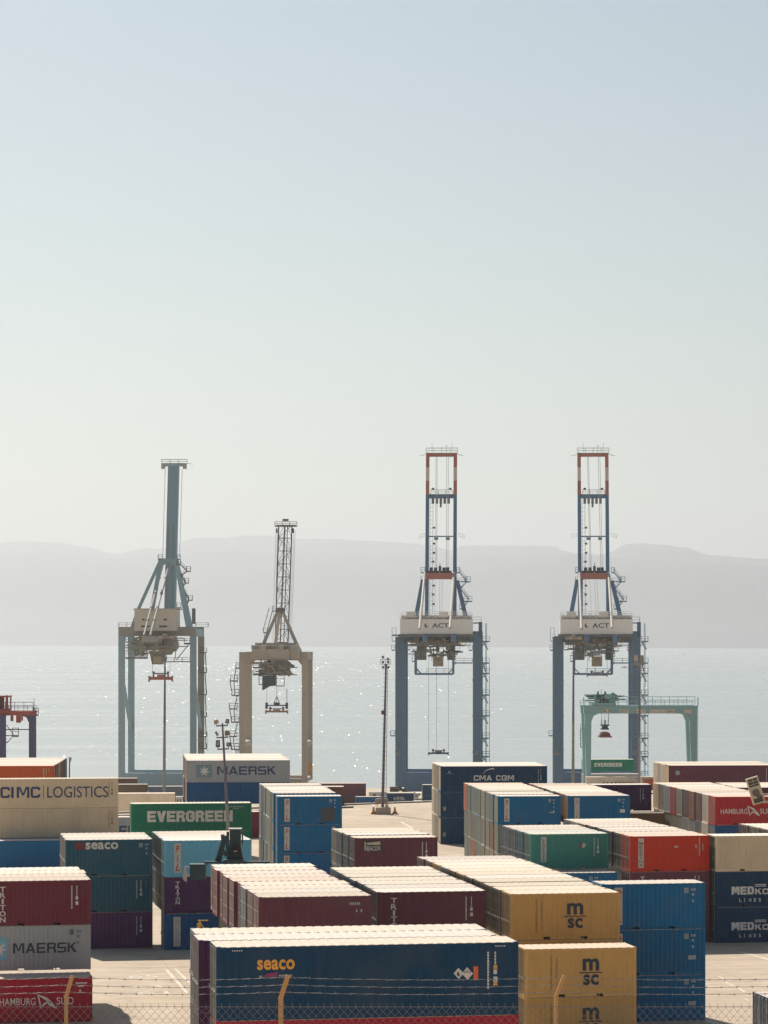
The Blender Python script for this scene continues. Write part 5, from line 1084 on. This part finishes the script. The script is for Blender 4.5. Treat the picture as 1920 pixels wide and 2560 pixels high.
# ------------------------------------------------------------------ masts and lamp posts
FLT = plain('floodlight housing', (.035,.03,.045), .5); LENS = plain('floodlight glass', (.42,.36,.30), .3); TANP = plain('floodlight tan panel', (.46,.36,.28), .5)
def flood(par, x, z, w_, h_, y=0.0, ang=0.0, mat=None, lens=True, dep=.35):
    m = MB(); ca, sa = math.cos(ang), math.sin(ang); R_ = lambda u, v: (x + u*ca - v*sa, z + u*sa + v*ca)
    m.prism([R_(-w_/2, -h_/2), R_(w_/2, -h_/2), R_(w_*.42, h_/2), R_(-w_*.42, h_/2)], y-dep/2, y+dep/2); m.box(x-w_*.08, y-.06, z-h_*.9, x+w_*.08, y+.06, z-h_*.4)
    o = m.build('floodlight', mat or FLT, par)
    if lens: m = MB(); m.sheet([R_(-w_*.3, -h_*.25), R_(w_*.3, -h_*.25), R_(w_*.26, h_*.3), R_(-w_*.26, h_*.3)], y-dep/2-.01); m.build('lens', LENS, o)
    return o
GALV = paint('galvanised mast', (.26,.25,.235), rough=.55, dirt=.3, dust=(.36,.32,.27)); VIO = paint('mast violet grey', (.15,.12,.15), rough=.55, dirt=.3, dust=(.2,.17,.17))
# near lamp post with three cross arms
Yp = 255.0; b0 = at(578, 2225, Yp); c = empty('lamp_post', (b0.x, Yp, 0)); tag(c, 'grey lamp post with six floodlights on three cross arms, nearest on the left', 'lamp post', 'yard lighting masts')
L_ = lambda px, py, w=0: at(px, py, Yp+w) - Vector((b0.x, Yp, 0))
m = MB(); m.tube((0,0,.02), L_(567, 2010), .19, .14, 10); m.build('pole', GALV, c); m = MB(); m.tube(L_(567, 2010), L_(556, 1808), .14, .075, 10); m.build('upper_pole', VIO, c)
for x0, x1, y in ((540.5, 569.6, 1814), (542, 571, 1843.5), (544, 572.6, 1872.5)): m = MB(); m.bar(L_(x0, y+.8), L_(x1, y-.8), .12, .12); m.build('cross_arm', VIO, c)
for x, y, w_, h_, an, mt, le in ((540.5,1804.6,.44,.36,.25,TANP,False),(568.4,1803,.36,.38,-.2,None,True),(542,1834,.22,.42,.5,GALV,False),(567.5,1832.5,.44,.44,.1,paint('floodlight brown', (.22,.15,.10)),False),(544.7,1859,.40,.62,0,None,True),(571.3,1861,.40,.36,0,None,True)):
    p = L_(x, y); flood(c, p.x, p.z, w_, h_, 0, an, mt, le)
# mast standing in a concrete block, with step rungs, in the open yard
Yp = 359.0; b0 = at(956.5, 2035, Yp); c = empty('lamp_mast', (b0.x, Yp, 0)); tag(c, 'violet grey lamp mast with step rungs on a concrete block in the open yard', 'lamp mast', 'yard lighting masts')
L2 = lambda px, py, w=0: at(px, py, Yp+w) - Vector((b0.x, Yp, 0))
m = MB(); m.tube((0, 0, .8), L2(965, 1662), .19, .12, 10); m.build('pole', VIO, c)
m = MB()
for i in range(29): t = i/29; p = Vector((0,0,1.6))*(1-t) + L2(965, 1672)*t; m.tube(p-Vector((.34,0,0)), p+Vector((.34,0,0)), .018, n=4)
m.build('rung', STEELG, c); m = MB(); m.tube((.42, 0, 1.2), L2(969, 1672), .03, n=4); m.build('cable', STEELG, c)
m = MB(); p = L2(955, 1781); m.box(p.x-.1, -.25, p.z-.25, p.x+.3, -.1, p.z+.25); m.build('junction_box', plain('dull red box', (.2,.06,.05)), c)
m = MB(); p, q = L2(951.5, 1660.5), L2(976.5, 1648.5)
for a, b in (((p.x, p.z), (q.x, p.z)), ((q.x, p.z), (q.x, q.z)), ((q.x, q.z), (p.x, q.z)), ((p.x, q.z), (p.x, p.z)), (((p.x+q.x)/2, p.z), ((p.x+q.x)/2, q.z))): m.bar((a[0], 0, a[1]), (b[0], 0, b[1]), .05)
m.prism([(L2(960.5,1661).x, L2(960,1661).z), (L2(969,1661).x, L2(969,1661).z), (L2(966.5,1668).x, L2(966,1668).z), (L2(963,1668).x, L2(963,1668).z)], -.2, .2); m.build('lamp_frame', VIO, c)
for x, y in ((957.5,1642.5),(970,1647.5),(957.5,1655),(970.5,1655),(958,1668),(971,1668)): p = L2(x, y); flood(c, p.x, p.z, .34, .30, -.1)
m = MB(); a, b = L2(939, 2035), L2(977, 2018); m.box(a.x, -.9, .0, b.x, 1.0, b.z); tag(m.build('concrete_block', plain('pale concrete', (.50,.42,.34), .9)), 'pale concrete block at the foot of the lamp mast in the open yard', 'concrete block').location = (b0.x, Yp, 0)
m = MB(); p, q = L2(937, 2012), L2(971, 1998); r_ = .18; m.prism([(p.x+r_, p.z), (q.x-r_, p.z), (q.x, p.z+r_), (q.x, q.z-r_), (q.x-r_, q.z), (p.x+r_, q.z), (p.x, q.z-r_), (p.x, p.z+r_)], 1.5, 2.1)
c2 = empty('equipment_cabinet', (b0.x, Yp, 0)); tag(c2, 'rounded tan cabinet on legs just behind the concrete block', 'cabinet'); m.build('body', plain('tan cabinet', (.36,.29,.22), .7), c2)
for x in (p.x+.25, q.x-.3): m = MB(); m.box(x, 1.7, 0, x+.08, 1.8, p.z+.01); m.build('leg', STEELG, c2)
m = MB(); p, q = L2(963, 2018), L2(971, 2010); m.box(p.x, -.5, .86, q.x, 0, q.z); m.box(p.x+.12, -.5, q.z-.01, q.x-.12, -.1, q.z+.12); tag(m.build('meter_box', plain('off white box', (.66,.58,.48))), 'small off white box on the concrete block beside the mast', 'box').location = (b0.x, Yp, 0)
for x0, x1, nm in ((926.5, 941, 'orange and white road barrier left of the concrete block'), (980.5, 993.5, 'orange and white road barrier right of the concrete block')):
    a, b = at(x0, 2035, Yp-.5), at(x1, 2035, Yp-.5); wd = b.x-a.x; c3 = empty('road_barrier', ((a.x+b.x)/2, Yp-.5, 0)); tag(c3, nm, 'road barrier', 'road barriers round the lamp mast'); h_ = wd/2
    pr = [(-h_, 0), (h_, 0), (h_, .10), (h_*.45, .36), (h_*.28, .92), (-h_*.28, .92), (-h_*.45, .36), (-h_, .10)]
    m = MB(); m.prism(pr, 0, 1.0); m.build('body', plain('barrier orange', (.62,.25,.05), .7), c3); m = MB(); m.prism([(x*1.0, z) for x, z in pr], 1.004, 2.0); m.build('white_section', plain('barrier white', (.66,.58,.48), .7), c3)
    m = MB(); m.add([(-h_-.004, 0, 0), (-h_-.004, 1, 0), (-h_-.004, 1, .10), (-h_-.004, 0, .10), (-h_*.45-.004, 0, .36), (-h_*.45-.004, 1, .36), (-h_*.28-.004, 0, .92), (-h_*.28-.004, 1, .92)], [(0,1,2,3), (3,2,5,4), (4,5,7,6)]); m.build('white_side', plain('barrier white', (.66,.58,.48), .7), c3)
# tall quay masts with a crown of floodlights
def high_mast(bx, tx, ty, Y, label, crown, r0=.34, r1=.13, box=False):
    by = Y0 + (EYE+14)*F/Y; b0 = at(bx, by, Y); c = empty('lamp_mast', b0); tag(c, label, 'lamp mast', 'yard lighting masts'); T = at(tx, ty, Y) - b0
    m = MB(); m.tube((0,0,0), T*.55, r0, (r0+r1)/2, 10); m.build('pole', GALV, c); m = MB(); m.tube(T*.55, T, (r0+r1)/2, r1, 10); m.build('upper_pole', VIO, c)
    k = Y/F
    if not box:
        m = MB(); m.tube(T-Vector((0,0,.5)), T-Vector((0,0,.25)), crown*k*.8, n=14); m.tube(T-Vector((0,0,.25)), T+Vector((0,0,.35)), crown*k*.35, crown*k*.2, 12); m.build('head_frame', TANP, c)
        for a in range(8):
            t = a*math.pi/4+.3; x, y = crown*k*math.cos(t), crown*k*math.sin(t); flood(c, x, 0, .75, .5, 0, 0, TANP if a % 2 else GALV, False).location = (T.x, T.y+y, T.z-.35)
    else:
        for x, y, w_, h_ in ((-10, 17, 10, 15), (4, 20, 10, 20), (-3, 32, 26, 6)): flood(c, T.x+x*k, T.z-y*k+12*k, w_*k, h_*k, T.y-.3, 0, TANP if x < 0 and w_ < 20 else GALV, False)
        m = MB()
        for i in range(30): p = T*(.25+.7*i/30); m.tube(p-Vector((.9,0,0)), p, .05, n=4)
        m.build('rung', GALV, c)
high_mast(409.7, 413, 1588, 540, 'tall lamp mast in front of the grey blue crane, spreader behind it', 20)
high_mast(1432, 1434, 1591, 540, 'tall lamp mast inside the left leg of the rightmost tall crane', 17)
high_mast(1597, 1600, 1640, 520, 'tan lamp mast with side rungs in front of the right leg of the rightmost crane', 12, .24, .16, True)
b0 = at(172, 2010, 500); b0.z = -14; c = empty('signal_pole', b0); tag(c, 'thin dark pole standing alone above the beige container', 'pole'); m = MB(); T = at(174, 1893, 500)-b0; m.tube((0,0,0), T, .16, .10, 8); m.build('pole', FLT, c)
m = MB(); m.bar(T-Vector((0,0,1.4)), T+Vector((.28,0,-.2)), .06); m.box(T.x+.15, -.1, T.z-.6, T.x+.32, .1, T.z); m.build('arm', FLT, c)
# floodlight head at the right edge, on a mast rising from the slope
Yh = 65.0; cpt = at(1888, 1976, Yh); mx = at(1990, 2000, Yh).x; c = empty('lamp_post', (mx, Yh, gz(Yh))); tag(c, 'large beige floodlight head reaching in from the right edge', 'floodlight'); B0 = Vector((mx, Yh, gz(Yh)))
m = MB(); m.tube((0,0,0), (0,0,cpt.z-B0.z+.3), .10, .07, 10); m.build('pole', GALV, c)
BG = paint('floodlight beige', (.46,.38,.28), rough=.5, dirt=.2); fh = empty('lamp_head', cpt - B0, 0, c); fh.rotation_euler = (0, math.radians(-17), 0)
m = MB(); W_, H_ = .28, .62
for a, b, c_, d_ in ((-W_/2,-H_/2,W_/2,-H_/2+.03),(-W_/2,H_/2-.03,W_/2,H_/2),(-W_/2,-H_/2+.03,-W_/2+.03,H_/2-.03),(W_/2-.03,-H_/2+.03,W_/2,H_/2-.03),(-W_/2+.03,-.17,W_/2-.03,.10)): m.box(a, -.09, b, c_, .03, d_)
m.build('frame', BG, fh); m = MB(); m.box(-W_/2+.03, -.05, .10, W_/2-.03, .03, H_/2-.03); m.box(-W_/2+.03, -.05, -H_/2+.03, W_/2-.03, .03, -.17); m.build('glass', plain('dark lamp glass', (.08,.07,.06), .2), fh)
m = MB(); m.box(-W_/2+.04, -.07, .21, W_/2-.04, -.055, .225); m.box(-W_/2+.04, -.07, .14, W_/2-.04, -.055, .155); m.box(-.005, -.07, .12, .005, -.055, .27); m.build('wire_guard', PALE, fh)
m = MB(); m.tube((-.01, -.11, -.05), (-.01, .0, -.05), .085, n=14); m.box(-.01, -.13, -.17, .10, -.10, -.14); m.build('ballast_box', plain('brown grey housing', (.14,.10,.08)), fh)
m = MB(); m.bar((cpt.x-B0.x+.05, 0, cpt.z-B0.z-.12), (0, 0, cpt.z-B0.z-.02), .05); m.bar((cpt.x-B0.x+.05, 0, cpt.z-B0.z-.26), (0, 0, cpt.z-B0.z-.28), .05); m.build('arm', BG, c)

# ------------------------------------------------------------------ container handler behind the maroon row
Yr = 188.0; b0 = at(588, Y0+EYE*F/Yr, Yr); b0.z = 0; c = empty('container_handler', b0); tag(c, 'dark teal container handler with its mast raised and empty spreader held wide', 'container handler')
H_ = lambda px, py, w=0: at(px, py, Yr+w) - b0
HT = paint('handler dark teal', (.010,.050,.062), rough=.45, dirt=.15, dust=(.08,.10,.10))
m = MB(); m.prism([(H_(560,2158).x, H_(0,2158).z), (H_(612,2158).x, H_(0,2158).z), (H_(606,2140).x, H_(0,2140).z), (H_(601,2112).x, H_(0,2112).z), (H_(602,2074).x, H_(0,2074).z), (H_(574,2074).x, H_(0,2074).z), (H_(574,2112).x, H_(0,2112).z), (H_(568,2140).x, H_(0,2140).z)], 0, .8)
mast = m.build('mast', HT, c)
for x0, x1, y0, y1 in ((604, 607, 2078, 2112), (566, 572, 2080, 2104)): m = MB(); p, q = H_(x0, y1), H_(x1, y0); m.box(p.x, .1, p.z, q.x, .6, q.z); m.build('mast_rail', HT, mast)
m = MB(); p, q = H_(571, 2074), H_(604, 2071.5); m.box(p.x, -.15, p.z+.01, q.x, .9, q.z); m.build('top_plate', PALE, mast)
m = MB(); m.prism([(H_(577,2135).x, H_(0,2135).z), (H_(600,2135).x, H_(0,2135).z), (H_(599,2116).x, H_(0,2116).z), (H_(594,2108).x, H_(0,2108).z), (H_(583,2108).x, H_(0,2108).z), (H_(578,2116).x, H_(0,2116).z)], -.03, -.001); m.build('arch_shade', plain('arch shade black', (.006,.010,.012), .5), mast)  # dark plate on the mast front, painting the shade of the arch opening
m = MB(); p = H_(588.5, 2128); m.box(p.x-.12, -.1, p.z-.04, p.x+.12, -.04, p.z+.04); m.build('work_light', PALE, mast)
for a, b, r_ in (((559, 2095), (540, 2156), .13), ((563, 2095), (549, 2156), .10), ((567, 2092), (570, 2140), .12), ((556, 2125), (566, 2140), .12)): m = MB(); m.tube(H_(*a, -.2), H_(*b, -.2), r_, n=8); m.build('hydraulic_cylinder', HT, c)
m = MB(); p, q = H_(553, 2096), H_(568, 2086); m.box(p.x, -.4, p.z, q.x, .4, p.z+.2); m.box(p.x, -.4, p.z+.2, p.x+.18, .4, q.z); m.build('cylinder_bracket', HT, c)
m = MB(); p, q = H_(512, 2157), H_(676, 2152); m.box(p.x, -.6, p.z, q.x, -.2, q.z); p, q = H_(560, 2158), H_(612, 2148); m.box(p.x, -.7, p.z, q.x, .0, q.z); p, q = H_(477, 2196), H_(516, 2161); m.box(p.x, -.9, p.z, q.x, -.1, q.z); p, q = H_(476, 2161), H_(520, 2158); m.box(p.x, -.95, p.z, q.x, -.05, q.z); sp = m.build('spreader', HT, c)
p, q = H_(640, 2196), H_(676, 2161); m = MB(); m.box(p.x, -.9, p.z, q.x, -.1, q.z); m.build('spreader_end', HT, sp)
m = MB(); g_ = lambda x, y: (H_(x, y).x, H_(0, y).z); m.prism([g_(464,2163), g_(476,2163), g_(476,2166), g_(468,2168), g_(470,2184), g_(477,2184), g_(477,2188), g_(470,2189), g_(469,2202), g_(460,2196), g_(460,2180)], -1.0, -.9); m.build('hook_plate', PALE, sp)
m = MB(); m.box(-1.6, .9, .9, 1.6, 7.2, 2.0); m.box(-1.3, 4.4, 2.0, 1.3, 7.0, 2.8); m.build('chassis', HT, c)
m = MB(); m.box(-1.3, 2.6, 2.0, .2, 4.2, 3.7); cb = m.build('cab', HT, c); m = MB(); m.box(-1.2, 2.57, 2.7, .1, 2.6, 3.5); m.build('window', plain('cab glass', (.22,.22,.20), .15), cb)
for x in (-1.9, 1.35):
    for y in (1.8, 6.2): m = MB(); m.tube((x, y, .85), (x+.55, y, .85), .85, n=20); wl = m.build('wheel', RUBBER, c); m = MB(); m.tube((x-.02, y, .85), (x+.57, y, .85), .40, n=14); m.build('rim', plain('wheel rim', (.5,.42,.2)), wl)
# yellow access platform behind the nearest stack
Yl = 135.0; b0 = at(514, 2400, Yl); b0.z = gz(Yl); c = empty('access_platform', b0); tag(c, 'yellow access platform, its rail tip showing left of the maroon row', 'access platform'); A_ = lambda px, py: at(px, py, Yl)-b0
YL = plain('safety yellow', (.60,.36,.05)); zt_ = A_(0, 2330).z
m = MB(); m.box(-.4, -.5, zt_-.12, .9, .9, zt_); m.build('deck', YL, c)
for x in (-.38, .82):
    for y in (-.45, .82): m = MB(); m.box(x, y, 0, x+.09, y+.09, zt_+(.45 if x < 0 else .1)); m.build('post', YL, c)
m = MB(); p, q = A_(497, 2300), A_(508, 2319); m.bar(p, q, .05); m.bar((-.34, -.42, A_(0,2299).z), (.15, -.42, A_(0,2299).z), .05); m.build('handrail', YL, c)

# ------------------------------------------------------------------ painted ground lines, low walls, quay bits, boats
def gp(px, py): Y = EYE*F/(py-Y0); return Vector(((px-CX)*Y/F, Y, .004))
lm = MB()
def line(a, b, wd=.12):
    a, b = gp(*a), gp(*b); t = (b-a).normalized(); n_ = Vector((-t.y, t.x, 0))*wd/2; lm.add([a-n_, b-n_, b+n_, a+n_], [(0,1,2,3)])
for i, (x0, y0, x1, y1) in enumerate(((232,2440.5,418,2435),(232,2453,440,2446.5),(235,2465.5,432,2460),(236,2480,455,2474),(244,2495,450,2488.5),(262,2509,458,2503),(280,2523,468,2517),(282,2539,470,2533),(300,2556,470,2550))): line((x0,y0),(x1,y1), .13)
line((416,2424),(468,2482), .22); line((438,2422),(474,2457), .18); line((1853,2380),(1960,2409), .35); line((1768,2551),(1790,2559), .4)
line((1813,2455),(1836,2466), .2); line((1846,2470),(1862,2480), .2); line((1797,2440),(1812,2450), .12); line((1766,2488),(1790,2491), .12); line((1862,2496),(1872,2502), .12); line((1003.5,2055),(1030,2070), .35); line((1450,2056),(1600,2052),.2)
for i, (px, py) in enumerate(((322,2445),(330,2471),(344,2486),(362,2532))):
    o_ = gp(px, py); ps = math.radians(10); put_text(lm, ('65','63','61','57')[i], 0, 0, 2.0, 1.3, 0, .01, flat=lambda u, v, o_=o_, ps=ps: (o_.x + u*math.cos(ps) - v*math.sin(ps), o_.y + u*math.sin(ps) + v*math.cos(ps), .004))
tag(lm.build('painted_markings', paint('worn road paint', (.74,.66,.55), rough=.8, dirt=.6, dust=(.5,.4,.3), streak=False, scale=2)), kind='structure')
ex = lambda x: 381.3 + .635*x
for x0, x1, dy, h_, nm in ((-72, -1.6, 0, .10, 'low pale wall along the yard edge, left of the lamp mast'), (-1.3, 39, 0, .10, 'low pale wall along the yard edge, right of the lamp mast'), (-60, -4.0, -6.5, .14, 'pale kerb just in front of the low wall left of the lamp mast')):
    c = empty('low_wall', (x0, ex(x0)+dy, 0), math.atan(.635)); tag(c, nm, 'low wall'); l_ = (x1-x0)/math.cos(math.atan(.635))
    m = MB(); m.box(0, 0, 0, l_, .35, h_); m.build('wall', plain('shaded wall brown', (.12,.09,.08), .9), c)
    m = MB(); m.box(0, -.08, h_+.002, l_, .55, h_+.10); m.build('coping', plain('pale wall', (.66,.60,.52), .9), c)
WHT = paint('off white cabin', (.66,.60,.52), dirt=.2)
def cabin(x0, x1, y0, Y, label, hgt=2.6, dep=2.4):
    a, b = at(x0, y0, Y), at(x1, y0, Y); bz = gz(Y); c = empty('site_cabin', ((a.x+b.x)/2, Y, bz)); tag(c, label, 'site cabin'); w_ = (b.x-a.x)/2
    m = MB(); m.box(-w_, 0, 0, w_, dep, a.z-bz-.12); m.build('body', WHT, c); m = MB(); m.box(-w_-.1, -.1, a.z-bz-.118, w_+.1, dep+.1, a.z-bz); m.build('roof', PALE, c)
    for x in (-w_*.55, w_*.3): m = MB(); m.box(x, -.03, (a.z-bz)-.9, x+w_*.35, -.001, (a.z-bz)-.45); m.build('window', DARK, c)
cabin(922, 967, 1980.5, 640, 'low white cabin by the water beside the lamp mast'); cabin(439, 455, 1992, 520, 'small pale cabin left of the long grey container stack')
m = MB(); a, b = at(1032, 1983, 640), at(1055, 1983, 640); bz = gz(640)
for i, dx in enumerate((0, .3, .7)): z_ = a.z - i*.42; m.box(a.x, 640, z_-.16, b.x-dx, 646, z_)
m.box(a.x+.3, 640.2, bz, a.x+.6, 645, a.z); m.box(b.x-1.2, 640.2, bz, b.x-.9, 645, a.z-.2); tag(m.build('steel_plate_rack', WHT), 'rack of pale plates right of the small navy container by the water', 'rack')
# things on the apron at the foot of the cranes
def truck(px, py, Y, label, col):
    p = at(px, py, Y); bz = gz(Y); c = empty('terminal_truck', (p.x, Y, bz)); tag(c, label, 'truck', 'terminal trucks on the quay')
    m = MB(); m.box(-1.2, 0, .6, 1.2, 2.3, 3.0); m.prism([(-1.2,3.0),(1.2,3.0),(1.0,3.3),(-1.2,3.3)], .1, 2.2); cb = m.build('cab', col, c); m = MB(); m.box(-.9, -.02, 1.8, 1.0, -.001, 2.7); m.build('window', DARK, cb)
    m = MB(); m.box(1.3, .3, .9, 13, 2.1, 1.3); m.box(12.2, .3, 1.3, 12.6, 2.1, 1.9); m.build('trailer', plain('trailer brown', (.18,.08,.06)), c)
    for x in (-.3, 3.0, 10.2, 11.6): m = MB(); m.tube((x, .2, .5), (x, 2.2, .5), .5, n=14); m.build('wheel', RUBBER, c)
truck(985, 1980, 812, 'small truck with a brown trailer at the foot of the middle blue crane', plain('truck maroon', (.16,.07,.06))); truck(404, 1980, 812, 'small white truck at the foot of the grey blue crane', WHT)
def boat(px, py, s_, label):
    Y = 48*F/(py-Y0); p = at(px, py, Y); c = empty('boat', (p.x, Y, -26)); tag(c, label, 'boat', 'small boats far out on the water')
    m = MB(); m.prism([(-s_*.5,.1),(s_*.5,.1),(s_*.62,s_*.16),(-s_*.55,s_*.16)], -s_*.12, s_*.12); m.build('hull', PALE, c); m = MB(); m.prism([(-s_*.2,s_*.16),(s_*.25,s_*.16),(s_*.05,s_*.36),(-.1*s_,s_*.36)], -s_*.08, s_*.08); m.build('cabin', PALE, c)
boat(1706, 1637, 9, 'tiny white boat far out near the right edge'); boat(1561, 1670, 10, 'tiny white boat seen through the legs of the rightmost tall crane')

# ------------------------------------------------------------------ fence in the foreground
Yf = 22.0; zb = 17.0; fc = empty('wire_fence', (0, Yf, zb)); tag(fc, 'chain link fence with barbed wire and cranked posts in the foreground', 'fence')
FP = paint('fence post ochre', (.62,.33,.13), rough=.7, dirt=.4, dust=(.5,.42,.3), rust=.2, scale=14)
Z = lambda py: EYE - (py-Y0)*Yf/F - zb
XF = lambda px: (px-CX)*Yf/F
wires = [2440, 2460, 2479]; GW = plain('galvanised wire', (.30,.28,.27), .5, .3)
posts = [(-430, .030), (165, .030), (702, .038), (1390, .027), (2080, .03)]
for px, s_ in posts:
    x = XF(px); m = MB(); m.box(x-s_*.5, 0, 0, x-s_*.5+.008, s_, Z(2494)); m.box(x-s_*.5+.008, 0, 0, x+s_*.5, .008, Z(2494)); m.build('post', FP, fc)
    m = MB(); a = Vector((x, .0, Z(2494)+.002)); b = Vector((x+.058, -.09, Z(2436))); m.bar(a+Vector((-s_*.35,0,0)), b+Vector((-s_*.35,0,0)), .009, s_); m.bar(a+Vector((s_*.1,-.002,0)), b+Vector((s_*.1,-.002,0)), s_*.8, .008); m.build('post_arm', FP, fc)
rr = random.Random(2)
for i, y in enumerate(wires):
    m = MB(); off = (.05, .03, .012)[i]; yy = -(.085, .05, .02)[i]; prev = None; xs_ = [XF(p) for p, _ in posts]
    for a, b in zip(xs_, xs_[1:]):
        n = 16
        for k in range(n+1):
            t = k/n; q = Vector((a + off + (b-a)*t, yy, Z(y) - .020*4*t*(1-t) + rr.uniform(-.002, .002)))
            if prev is not None and k: m.tube(prev, q, .0016, n=4); m.tube(prev+Vector((0,.004,.002)), q+Vector((0,-.004,-.002)), .0015, n=3)
            prev = q
        n = int((b-a)/.115)
        for k in range(n):
            t = (k+.5)/n; q = Vector((a + off + (b-a)*t, yy, Z(y) - .020*4*t*(1-t)))
            for s1 in (-1, 1):
                d_ = Vector((rr.uniform(-.4,.4), rr.uniform(-1,1), rr.uniform(.5,1)*s1)).normalized()*.014; m.tube(q-d_*.2, q+d_, .0016, n=3)
            m.tube(q-Vector((.007,0,0)), q+Vector((.007,0,0)), .0036, n=5)
    m.build('barbed_wire', GW, fc)
m = MB(); m.tube((XF(-430), 0, Z(2517)), (XF(2080), 0, Z(2517)), .0022, n=4); m.tube((XF(-430), 0, .3), (XF(2080), 0, .3), .0022, n=4); m.build('line_wire', GW, fc)
m = MB(); p_ = .061; hh = .047; x = XF(-430); zt_ = Z(2517); k = 0
while x < XF(2080):
    z = zt_ + .018; q = Vector((x, .0, z)); m.tube(q, (x, .002, zt_-.004), .0018, n=3); m.tube(q, q+Vector((-.007, 0, .008)), .0018, n=3)
    s1 = 1; q = Vector((x, .002, zt_-.004)); n = 0
    while q.z > .05:
        q2 = Vector((x + (p_/2 if s1 > 0 else 0), .004*s1, q.z-hh*.72)); m.tube(q, q2, .0013, n=3); q = q2; s1 = -s1
    q = Vector((x, .002, zt_-.004)); q2 = Vector((x-p_/2, 0, zt_-.004-hh*.72)); s1 = 1
    while q.z > .05:
        q2 = Vector((x - (p_/2 if s1 > 0 else 0), -.003*s1, q.z-hh*.72)); m.tube(q, q2, .0013, n=3); q = q2; s1 = -s1
    x += p_
m.build('chain_link', GW, fc)
